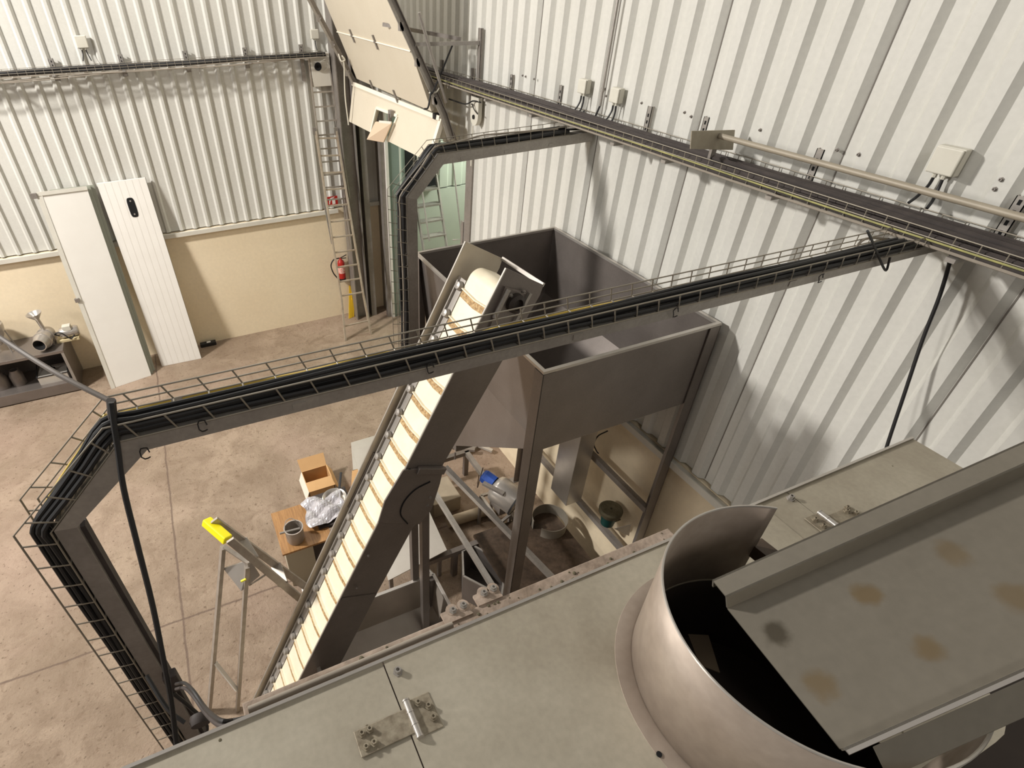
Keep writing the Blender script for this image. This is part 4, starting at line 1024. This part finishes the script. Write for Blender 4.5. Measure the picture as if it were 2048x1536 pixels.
# ------------------------------------------------------------------ table, pots, box behind the conveyor
zT = .62
a, b = P(565, 1110, z=zT), P(640, 1080, z=zT); c_ = P(550, 1015, z=zT)
t = thing('small_table', 'small oak topped table with grey side standing behind the conveyor', 'table', ((a.x+.3), a.y+.3, 0))
tx0_, ty0_, tx1_, ty1_ = a.x, a.y, a.x+.55, a.y+.62
MB().box((tx0_, ty0_, zT-.025), (tx1_, ty1_, zT)).build('table_top', M_oak, t, bevel=.003)
MB().box((tx0_+.03, ty0_+.03, .0), (tx0_+.33, ty1_-.03, zT-.025)).build('pedestal', mat('grey_laminate', (176, 168, 148), .6), t, bevel=.003)
MB().box((tx0_+.33, ty0_+.05, .0), (tx1_-.02, ty1_-.05, zT-.03)).build('dark_side', M_cabg, t)
q = P(592, 1078, z=zT+.0)
t = thing('steel_pot', 'dull steel pot with ladle handle on the oak topped table', 'pot', q)
MB().lathe([(0, .004), (.088, .0), (.095, .02), (.098, .19), (.104, .195), (.092, .195), (.088, .02), (0, .02)], q, (0, 0, 1), 28).build('pot_body', M_ssl if False else mat('dull_pot_steel', (164, 154, 144), .42, .25, .4, 6), t, True)
MB().tube([q+Vector((-.15, -.02, .19)), q+Vector((.06, -.02, .17))], .012, 8).build('ladle_handle', M_galv, t, True)
MB().tube(curve_pts([q+Vector((-.09, .02, .19)), q+Vector((-.06, .07, .24)), q+Vector((.0, .09, .24)), q+Vector((.06, .06, .2))], 5), .004, 6).build('bail_handle', M_galv, t, True)
# pan under film
q = P(668, 990, z=zT+.10)
q = Vector((min(q.x, 1.2), q.y, zT+.02))
t = thing('frying_pan', 'shiny round pan with black handle on a stool behind the conveyor', 'pan', (q.x, q.y, zT))
MB().lathe([(0, .0), (.10, .0), (.135, .045), (.14, .05), (.13, .046), (.10, .01), (0, .01)], q, (0, 0, 1), 28).build('pan_body', M_ssl, t, True)
MB().lathe([(.0, .03), (.04, .035), (.05, .02)], q+Vector((.03, -.03, 0)), (0, 0, 1), 14).build('brown_content', mat('brown_food', (150, 92, 52), .6), t, True)
MB().bar(q+Vector((.09, .10, .05)), q+Vector((.17, .26, .14)), .028, .016).build('handle', M_black, t, bevel=.004)
t = thing('stool', 'dark low stool behind the conveyor carrying the pan', 'stool', (q.x, q.y, 0))
MB().box((q.x-.28, q.y-.34, zT-.03), (q.x+.17, q.y+.17, zT+.018)).build('seat', M_cabg, t, bevel=.01)
for dx, dy in ((-.25, -.30), (.14, -.30), (-.25, .14), (.14, .14)): MB().box((q.x+dx-.02, q.y+dy-.02, 0), (q.x+dx+.02, q.y+dy+.02, zT-.03)).build('leg', M_cabg, t)
# crumpled film
def film(cx_, cy_, cz_, sx, sy, amp, seed):
    rnd = random.Random(seed); N_ = 22; vs = []; fs = []
    ph = [rnd.uniform(0, 6) for _ in range(8)]
    for i in range(N_):
        for j in range(N_):
            x = (i/(N_-1)-.5); y = (j/(N_-1)-.5)
            z = amp*(abs(math.sin(5*x+3*y+ph[0]))+.7*abs(math.sin(7*y-4*x+ph[1]))+.25*abs(math.sin(17*x+9*y+ph[2])))*.55
            z *= 1-1.2*(x*x+y*y)
            vs.append((cx_+x*sx*(1+.1*math.sin(7*y+ph[3])), cy_+y*sy*(1+.1*math.sin(8*x+ph[4])), cz_+max(z, .004)))
    for i in range(N_-1):
        for j in range(N_-1): fs.append((i*N_+j, (i+1)*N_+j, (i+1)*N_+j+1, i*N_+j+1))
    return MB().add(vs, fs)
M_film2 = mat('crumpled_film', (206, 202, 204), .22, .1, .7, 7, (132, 128, 132), .15, 14, bump=.5)
f_ = P(655, 1020, z=zT+.03)
tag(film(f_.x-.02, f_.y, zT+.022, .46, .40, .11, 3).build('plastic_bag', M_film2, None, False), 'crumpled clear plastic bag between the steel pot and the pan', 'bag')
# cardboard box
a0 = P(615, 985, z=0)
bx0, by0b = P(613, 958, z=.22).x, P(613, 958, z=.22).y
t = thing('cardboard_box', 'open brown cardboard box on the floor behind the oak topped table', 'box', (bx0+.22, by0b, 0))
bw, bd, bh = .34, .40, .26
bx0 = P(618, 985, z=bh).x; by0b = P(618, 985, z=bh).y
MB().box((bx0, by0b, 0), (bx0+bw, by0b+bd, .01)).box((bx0, by0b, 0), (bx0+.008, by0b+bd, bh)).box((bx0+bw-.008, by0b, 0), (bx0+bw, by0b+bd, bh)).box((bx0, by0b, 0), (bx0+bw, by0b+.008, bh)).box((bx0, by0b+bd-.008, 0), (bx0+bw, by0b+bd, bh)).build('carton', M_card, t)
MB().plate([(bx0, by0b+bd, bh), (bx0+bw, by0b+bd, bh), (bx0+bw+.01, by0b+bd+.14, bh+.10), (bx0-.01, by0b+bd+.14, bh+.10)], .006).build('flap', M_card, t)
MB().plate([(bx0, by0b, bh), (bx0+bw, by0b, bh), (bx0+bw, by0b+.16, bh+.02), (bx0, by0b+.16, bh+.02)], .006).build('flap', M_card, t)
MB().plate([(bx0, by0b, bh), (bx0, by0b+bd, bh), (bx0-.05, by0b+bd, bh-.14), (bx0-.05, by0b, bh-.14)], .006).build('flap', mat('white_card', (226, 216, 200), .7), t)
MB().plate([(bx0+bw, by0b, bh), (bx0+bw, by0b+bd, bh), (bx0+bw+.06, by0b+bd, bh-.12), (bx0+bw+.06, by0b, bh-.12)], .006).build('flap', M_card, t)
# sheet on floor behind conveyor
p1, p2, p3, p4 = P(702, 885, z=.05), P(760, 868, z=.05), P(770, 925, z=.05), P(706, 940, z=.05)
tag(MB().plate([p1, p2, p3, p4], .05, (0, 0, 1)).build('pallet_sheet', M_mono), 'pale square sheet lying on the floor behind the conveyor', 'sheet')
p1, p2, p3, p4 = P(704, 942, z=.12), P(740, 930, z=.12), P(735, 990, z=.12), P(702, 985, z=.12)
tag(MB().plate([p1, p2, p3, p4], .12, (0, 0, 1)).build('flat_carton', M_card), 'flat brown carton on the floor between pale sheet and conveyor', 'box')

# ------------------------------------------------------------------ step ladder
t = thing('step_ladder', 'aluminium step ladder with bright yellow top cap standing on the floor', 'ladder', (-.6, 3.1, 0))
YA, YBk = 2.98, 3.22
capA = P(412, 1042, y=3.19); capB = P(456, 1080, y=2.98)
cz = (capA.z+capB.z)/2
fa, fb2 = P(417, 1425, y=3.0), P(476, 1425, y=2.80)
ta, tb = P(446, 1092, y=3.19), P(493, 1130, y=2.80)
# cap between the two rails
MB().bar(capA, capB, .075, .06, Vector((.45, 0, .9))).build('top_cap', M_hiyel, t, bevel=.008)
fa.z = max(fa.z, .0); fb2.z = 0.0
gA = P(418, 1424, z=0); gB = P(475, 1420, z=0)
MB().bar(gA, P(446, 1095, y=3.08), .05, .03).build('rear_leg', M_alu, t)
MB().bar(gB, P(494, 1132, y=2.90), .05, .03).build('rear_leg', M_alu, t)
MB().bar(P(430, 1325, y=3.0), P(474, 1380, y=2.88), .03, .03).build('rear_crossbar', M_white, t)
MB().bar(P(448, 1093, y=3.08), P(500, 1128, y=2.90), .03, .02).build('rear_crossbar', M_alu, t)
r1a, r1b = P(428, 1040, y=3.14), P(604, 1168, y=3.02); r2a, r2b = P(460, 1080, y=2.94), P(592, 1190, y=2.86)
gr1 = r1b+(r1b-r1a)*.55; gr2 = r2b+(r2b-r2a)*.75
d1 = (r1b-r1a).normalized()
gr1 = r1a+d1*(r1a.z/-d1.z); d2 = (r2b-r2a).normalized(); gr2 = r2a+d2*(r2a.z/-d2.z)
MB().bar(r1a, gr1, .06, .022, (0, 1, 0)).build('front_rail', M_alu, t)
MB().bar(r2a, gr2, .06, .022, (0, 1, 0)).build('front_rail', M_alu, t)
for k in range(6):
    f_ = .12+k*.16; a, b = r1a.lerp(gr1, f_), r2a.lerp(gr2, f_)
    s_ = MB(); s_.bar(a, b, .085, .022, (-.25, 0, 1)); s_.build('step', M_alu, t, bevel=.003)
tyA, tyB, tyC = P(447, 1132, y=3.07), P(495, 1128, y=2.91), P(482, 1178, y=2.91)
MB().plate([P(448, 1135, y=3.07), P(500, 1118, y=2.95), P(520, 1150, y=2.90), P(484, 1180, y=2.89)], .012).build('tool_tray', M_ssl, t)
MB().tube([P(496, 1125, y=2.90), P(500, 1170, y=2.90), P(530, 1150, y=2.88)], .009, 7).build('spreader', M_alu, t)
MB().bar(P(482, 1163, y=2.87), P(492, 1158, y=2.87), .014, .012).build('yellow_tab', M_hiyel, t)

# ------------------------------------------------------------------ mobile steps in the room beyond
t = thing('platform_steps', 'grey metal platform steps with handrail standing in the room beyond the gateway', 'steps', (4.3, 9.3, 0))
xa, xb = 4.04, 4.50
ys0, ys1 = 9.10, 9.80
for k in range(9):
    z = .25+.255*k; y = 8.7+.11*k
    MB().box((xa, y, z-.03), (xb, y+.16, z)).build('tread', M_galv, t)
for x in (xa-.01, xb+.01):
    MB().bar((x, 8.65, 0), (x, 9.72, 2.5), .03, .07, (0, 0, 1)).build('side_rail', M_galv, t)
MB().tube([(xb+.03, 9.0, 1.5), (xb+.14, 8.85, 1.55), (xb+.14, 9.4, 3.1), (xb+.03, 9.6, 3.1), (xb+.02, 9.65, 2.5)], .016, 8).build('handrail', M_galv, t)
MB().tube([(xa-.03, 9.65, 2.5), (xa-.03, 9.5, 3.1), (xa-.03, 8.9, 1.6)], .016, 8).build('handrail', M_galv, t)
tag(MB().box((3.98, 9.9, 2.2), (4.62, 10.0, 3.2)).build('dark_opening_panel', M_hole), 'black square opening in the teal wall at the top of the platform steps', 'opening')
tag(MB().tube([(3.62, 9.24, 0), (3.62, 9.24, 3.6)], .018, 8).build('rain_pipe', M_teal), 'thin teal pipe on the gateway return wall', 'pipe')

# ------------------------------------------------------------------ near machine: covered conveyor housing
ZM = 4.5; YE = .505; XE = 1.631; SX = .133
CC = Vector((.725, .200, ZM)); CR = .214
t = thing('machine_housing', 'large flat topped steel machine housing in the foreground below the camera', 'machine', (.4, .1, 0))
TH = .006
def top_with_hole(x0, x1, y0, y1, hole=None):
    """top sheet split round the circular opening"""
    if not hole: return MB().box((x0, y0, ZM-TH), (x1, y1, ZM))
    mb = MB(); n_ = 128; rim = []; out = []
    cxh, cyh, r = hole
    for k in range(n_):
        a = 2*math.pi*k/n_; dx, dy = math.cos(a), math.sin(a); rim.append(Vector((cxh+r*dx, cyh+r*dy, ZM)))
        s_ = min((x1-cxh)/dx if dx > 1e-6 else 1e9, (x0-cxh)/dx if dx < -1e-6 else 1e9, (y1-cyh)/dy if dy > 1e-6 else 1e9, (y0-cyh)/dy if dy < -1e-6 else 1e9)
        px_, py_ = cxh+s_*dx, cyh+s_*dy; R_ = .07; ox, oy = x1-R_, y0+R_
        if px_ > ox and py_ < oy:      # rounded near right corner
            bq = dx*(cxh-ox)+dy*(cyh-oy); cq = (cxh-ox)**2+(cyh-oy)**2-R_*R_
            s_ = -bq+math.sqrt(max(bq*bq-cq, 0)); px_, py_ = cxh+s_*dx, cyh+s_*dy
        out.append(Vector((px_, py_, ZM)))
    mb.add(rim+out, [(k, (k+1) % n_, n_+(k+1) % n_, n_+k) for k in range(n_)])
    for cx_, cy_ in ((x0, y0), (x1, y1), (x0, y1)):
        best = sorted(range(n_), key=lambda k: (out[k]-Vector((cx_, cy_, ZM))).length)[:2]
        a, b = sorted(best)
        if (a, b) == (0, n_-1): a, b = b, a
        mb.add([out[a], Vector((cx_, cy_, ZM)), out[b]], [(0, 1, 2)])
    return mb
YNR = -.02
top_with_hole(-1.6, SX-.0012, -.9, YE).build('left_cover', M_mach, t)
XC = 1.075
top_with_hole(SX+.0012, XC, YNR, YE, (CC.x, CC.y, CR-.002)).build('right_cover', M_mach, t, th=.004)
MB().box((SX+.0012, -.9, ZM-TH), (.55, YNR, ZM)).build('near_cover', M_mach, t)
# right continuation, narrower
SX2 = 1.163
YNR2 = .22
MB().box((XC, YNR2, ZM-TH), (SX2-.001, YE, ZM)).build('end_cover', M_mach, t)
MB().plate([(CC.x+(CR-.001)*math.cos(math.radians(a)), CC.y+(CR-.001)*math.sin(math.radians(a)), ZM-.0005) for a in range(-62, 63, 4)], .003, (0, 0, 1)).build('segment_cover', M_mach, t)
MB().box((SX2+.001, YNR2, ZM-TH), (XE, YE, ZM)).build('end_hatch', M_mach, t)
# body walls
mb = MB()
mb.box((-1.6, YE-.008, .0), (XE, YE-.004, ZM-TH)).box((XE-.006, YNR2, .0), (XE-.002, YE-.008, ZM-TH)).box((XC, YNR2, 2.2), (XE-.006, YNR2+.004, ZM-TH)).box((XC-.006, YNR+.02, 2.2), (XC-.002, YNR2, ZM-TH)).box((.55, YNR+.01, 2.2), (XC-.02, YNR+.014, ZM-TH))
mb.build('side_walls', M_ssd, t)
MB().bar((-1.6, YE, ZM+.002), (XE, YE, ZM+.002), .006, .006).build('edge_fold', M_ssl, t)
# hinges
def hinge(c0, ang, label, leaf_l, leaf_r, wl, wr, lng):
    h = MB(); ca, sa = math.cos(ang), math.sin(ang); ex = Vector((ca, sa, 0)); ey = Vector((-sa, ca, 0)); z = Vector((0, 0, 1))
    def q(i, j, k=0): return c0+ex*i+ey*j+z*k
    def pl_(x0, x1, y0, y1, zt): h.plate([q(x0, y0, zt), q(x1, y0, zt), q(x1, y1, zt), q(x0, y1, zt)], .003, (0, 0, 1))
    pl_(-leaf_l, 0, -wl/2, wl/2, .004); pl_(0, leaf_r, -wr/2, wr/2, .004)
    o = h.build('hinge', M_hinge, t, bevel=.001)
    k = MB(); k.tube([q(0, -lng/2, .007), q(0, lng/2, .007)], .0062, 12)
    for j in (-lng/2, -lng/6, lng/6, lng/2): k.tube([q(0, j-.0012, .007), q(0, j+.0012, .007)], .0070, 12)
    k.build('hinge_pin', M_ssl, o, True)
    for i, j in label:
        b_ = MB(); bolt(b_, q(i, j, .004), .0045, .008); b_.build('hinge_bolt', M_hinge, o)
hc = P(826, 1440, z=ZM); ad = P(870, 1420, z=ZM)-P(726, 1480, z=ZM); 
hinge(Vector((hc.x, hc.y, ZM)), 0.0, [(-.086, .012), (-.086, -.010), (-.072, .013), (-.072, -.009), (.018, .020), (.032, .008), (.032, -.012)], .098, .042, .042, .062, .062)
hc2 = P(1661, 1048, z=ZM)
hinge(Vector((hc2.x, hc2.y, ZM)), 0.0, [(-.026, .020), (-.026, .0), (-.022, -.022), (.062, .008), (.075, -.004), (.072, .014)], .042, .085, .068, .036, .062)
for (u, v) in ((796, 1345), (1581, 998)):
    mb = MB(); bolt(mb, P(u, v, z=ZM), .0062, .012); mb.build('bolt', M_galv, t)
# specks
mb = MB(); rnd = random.Random(5)
for (u, v) in ((1072, 1308), (980, 1390), (1180, 1360), (1215, 1358), (1118, 1392), (925, 1395), (876, 1408), (1243, 1142), (1297, 1153), (734, 1452), (440, 1480), (1785, 932), (1890, 965), (860, 1290)):
    q = P(u, v, z=ZM); r = rnd.uniform(.0015, .003)
    mb.lathe([(r, 0), (r*.8, .0008), (0, .001)], (q.x, q.y, ZM), (0, 0, 1), 7)
mb.build('grime_specks', M_moss, t)
# dirty ledge beyond the cover
t = thing('dirty_ledge', 'dirt covered steel ledge running along the far edge of the machine top', 'ledge', (.3, .56, 4.42))
zl = 4.455
e1 = P(1336, 1056, z=zl); 
MB().box((-.12, YE+.004, zl-.03), (e1.x, e1.y, zl)).build('ledge_plate', M_dirt, t, bevel=.002)
MB().tube([P(497, 1420, z=zl+.009), P(905, 1249, z=zl+.009)], .0062, 10).build('conduit', M_grey, t, True)
for (u, v, w_) in ((913, 1228, .028), (975, 1193, .026)):
    q = P(u, v, z=zl); h = MB(); h.box((q.x-w_*1.1, q.y-.014, zl-.004), (q.x+w_*1.1, q.y+.012, zl+.004)); h.lathe([(0, .0052), (.013, .0052), (.013, -.0052), (0, -.0052)], (q.x-w_*.2, q.y+.010, zl), (0, 0, 1), 14); h.lathe([(0, .0052), (.013, .0052), (.013, -.0052), (0, -.0052)], (q.x+w_*.7, q.y+.010, zl), (0, 0, 1), 14); o = h.build('lug', M_dirt, t)
    b_ = MB(); bolt(b_, q+Vector((w_*.1-.008, .006, .006)), .0055, .008); bolt(b_, q+Vector((w_*.7, .008, .006)), .0055, .008); b_.build('lug_bolts', M_galv, o)
rnd = random.Random(9); mb = MB()
for k in range(70):
    x = rnd.uniform(-.05, e1.x-.02); y = rnd.uniform(YE+.01, e1.y-.006); r = rnd.uniform(.0015, .005)
    mb.lathe([(r, 0), (r*.8, r*.5), (0, r*.7)], (x, y, zl), (0, 0, 1), 6)
o = mb.build('dirt_crumbs', M_moss, t); o['kind'] = 'stuff'
MB().box((-.1, YE+.002, zl-.06), (e1.x-.02, YE+.012, zl-.03)).build('angle_web', M_dirt, t)

# cables at the left end of the ledge
for k, (dz, dv) in enumerate(((0, 0), (.004, 10))):
    pts = [P(500, 1434+dv*.6, z=zl), P(465, 1442+dv, z=zl), P(438, 1440+dv, z=zl-.0), P(410, 1415+dv, y=.75), P(385, 1380+dv, y=.85), P(368, 1366+dv, y=.95), P(352, 1368+dv, y=1.1)]
    tag(MB().tube(curve_pts(pts, 6), .0048, 8).build('power_cable', M_black if k == 0 else M_cabg, None, True), ('black' if k == 0 else 'brownish lower')+' cable looping from the ledge end to the near frame post', 'cable')
q = P(400, 1440, y=.98)
t = thing('clamp_box', 'dark round edged connector box hanging beside the near frame post', 'connector box', q)
MB().lathe([(0, -.015), (.028, -.015), (.032, 0), (.028, .015), (0, .015)], q, (0, 1, .2), 18).build('housing', M_cabg, t, True)
MB().tube(curve_pts([q+Vector((-.04, 0, .02)), q+Vector((-.08, .05, .05)), q+Vector((-.12, .15, .1))], 5), .007, 7).build('cable_tail', M_black, t, True)
q = P(338, 1366, y=YN-.02)
t = thing('post_clip', 'dark bundle clip on the right side of the near frame post', 'clip', q)
MB().box(q+Vector((-.01, -.02, -.05)), q+Vector((.04, .02, .06))).build('clip_body', M_cabg, t, bevel=.006)
MB().tube(curve_pts([q+Vector((.0, -.02, -.04)), q+Vector((.03, -.03, -.16)), q+Vector((.06, -.05, -.3)), q+Vector((.03, -.05, -.42))], 5), .008, 7).build('cable_tail', M_black, t, True)

# ------------------------------------------------------------------ round inlet and sheet chute
ZR = 4.722
tip = P(1553, 1015, z=ZR); a_tip = math.atan2(tip.y-CC.y, tip.x-CC.x)
a_end = a_tip+math.radians(240)
t = thing('round_inlet', 'rolled steel inlet collar rising from the machine top with cut away side', 'inlet', CC)
n_ = 72; vs = []; fs = []
for k in range(n_+1):
    a = a_tip+(a_end-a_tip)*k/n_
    zt_ = ZR
    vs += [(CC.x+CR*math.cos(a), CC.y+CR*math.sin(a), ZM), (CC.x+CR*math.cos(a), CC.y+CR*math.sin(a), zt_)]
for k in range(n_): fs.append((2*k, 2*k+2, 2*k+3, 2*k+1))
MB().add(vs, fs).build('collar', M_cyl, t, True, th=.003)
rim = [Vector((CC.x+CR*math.cos(a_tip+(a_end-a_tip)*k/n_), CC.y+CR*math.sin(a_tip+(a_end-a_tip)*k/n_), ZR)) for k in range(n_+1)]
MB().tube(rim, .0022, 6).build('rim_edge', M_ssl, t, True)
MB().lathe([(CR+.001, .0005), (CR+.001, .006), (CR+.004, .007), (CR+.030, .003), (CR+.031, .0005)], CC, (0, 0, 1), 72, math.radians(-105), math.radians(110)).build('base_flange', M_cyl, t, True)
q = P(1318, 1509, z=ZM+.004)
MB().lathe([(.0045, 0), (.0045, .002), (0, .002)], q, (0, 0, 1), 12).build('flange_hole', M_hole, t)
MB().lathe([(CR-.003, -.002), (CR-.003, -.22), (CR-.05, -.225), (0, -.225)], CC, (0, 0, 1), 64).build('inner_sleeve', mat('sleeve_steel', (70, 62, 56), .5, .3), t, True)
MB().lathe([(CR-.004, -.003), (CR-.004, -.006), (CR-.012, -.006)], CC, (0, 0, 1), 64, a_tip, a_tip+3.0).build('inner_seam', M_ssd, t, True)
p_ = [PP(*uv, CC+Vector((0, 0, -.12)), Vector((0, 0, 1))) for uv in ((1376, 1268), (1417, 1270), (1440, 1345), (1400, 1330))]
MB().plate(p_, .003, (0, 0, 1)).build('inner_tab', mat('tab_steel', (150, 134, 112), .5, .3), t)

dch = Vector((.941, -.136, .311)).normalized()
p0, p1 = P(1455, 1217, z=4.712), P(1680, 1497, z=4.712)
side = (p1-p0).normalized(); ncz = dch.cross(side).normalized()
if ncz.z < 0: ncz = -ncz
LC = 1.3
t = thing('sheet_chute', 'wide bent steel chute sloping down from the right into the round inlet', 'chute', p0)
q0, q1 = p0+dch*LC, p1+dch*LC
cf = MB().plate([p0, p1, q1, q0], .003, ncz).build('chute_floor', M_chute, t)
hA = .030; lipw = .032
MB().plate([p0, q0, q0+ncz*hA-side*.004, p0+ncz*hA-side*.004], .003, side).build('left_flange', M_chute, t)
a = p0+ncz*hA-side*.004; MB().plate([a, a+dch*LC, a+dch*LC-side*lipw, a-side*lipw], .003, ncz).build('left_lip', M_chute, t)
a2 = a-side*lipw; MB().plate([a2, a2+dch*LC, a2+dch*LC-ncz*.02, a2-ncz*.02], .003, -side).build('left_hem', M_chute, t)
hB = .014
MB().plate([p1, q1, q1+ncz*hB+side*.003, p1+ncz*hB+side*.003], .003, -side).build('right_flange', M_chute, t)
a = p1+ncz*hB+side*.003; MB().plate([a+dch*.0, a+dch*LC, a+dch*LC+side*.008, a+side*.008], .003, ncz).build('right_lip', M_ssl, t)
a2 = a+side*.010+dch*.03; MB().plate([a2, a2+dch*LC, a2+dch*LC+side*.028-ncz*.03, a2+side*.028-ncz*.03], .003, ncz).build('right_hem', M_chute, t)
# heat and weld stains of the chute floor: irregular brown patches of the sheet itself
def chp(u, v, off=.0004): return PP(u, v, p0+ncz*off, ncz)
def stained(base, stains):
    m = base.copy(); m.name = 'stained_chute_steel'; nt = m.node_tree; N = nt.nodes; L = nt.links; b = N['Principled BSDF']
    src = b.inputs['Base Color'].links[0].from_socket
    g = N.new('ShaderNodeNewGeometry'); nz = N.new('ShaderNodeTexNoise'); nz.inputs['Scale'].default_value = 38; nz.inputs['Detail'].default_value = 6; L.new(g.outputs['Position'], nz.inputs[0])
    sc = N.new('ShaderNodeVectorMath'); sc.operation = 'MULTIPLY_ADD'; L.new(nz.outputs['Color'], sc.inputs[0]); sc.inputs[1].default_value = (.026, .026, .026); L.new(g.outputs['Position'], sc.inputs[2])
    for c, r, col, amt in stains:
        d = N.new('ShaderNodeVectorMath'); d.operation = 'DISTANCE'; L.new(sc.outputs[0], d.inputs[0]); d.inputs[1].default_value = tuple(c+Vector((.013, .013, .013)))
        q = N.new('ShaderNodeMapRange'); q.interpolation_type = 'SMOOTHSTEP'; L.new(d.outputs['Value'], q.inputs[0]); q.inputs[1].default_value = r*.45; q.inputs[2].default_value = r*1.25; q.inputs[3].default_value = amt; q.inputs[4].default_value = 0
        mx = N.new('ShaderNodeMix'); mx.data_type = 'RGBA'; L.new(q.outputs[0], mx.inputs[0]); L.new(src, mx.inputs[6]); mx.inputs[7].default_value = lin(col)+(1,); src = mx.outputs[2]
    L.new(src, b.inputs['Base Color']); return m
br_ = (122, 102, 70)
cf.data.materials[0] = stained(M_chute, [(chp(1738, 1192), .019, br_, .75), (chp(1905, 1105), .022, br_, .55), (chp(1855, 1297), .018, br_, .7), (chp(1640, 1370), .021, br_, .65), (chp(2035, 1195), .024, br_, .6), (chp(1552, 1268), .020, (64, 56, 42), .75)])
MB().bar(Vector((p0.x+.75, p0.y-.12, p0.z+.22)), Vector((p0.x+.75, p0.y-.12, ZM-.02 if False else 3.2)), .03, .03).build('support_post', M_galvd, t)
MB().bar(P(1508, 1092, z=4.60), P(1566, 1138, z=4.60), .03, .03).build('support_bracket', M_brown, t)
# dark gantry deck and drive casing below the chute at the lower right
t = thing('drive_casing', 'dark brown drive casing below the chute at the lower right corner', 'casing', (2.0, -.5, 0))
MB().box((1.12, -2.2, .0), (2.75, .14, 3.75)).build('casing_body', M_casing, t, bevel=.01)
MB().box((1.10, -2.2, 3.75), (2.78, .16, 3.78)).build('casing_lid', M_casing, t)
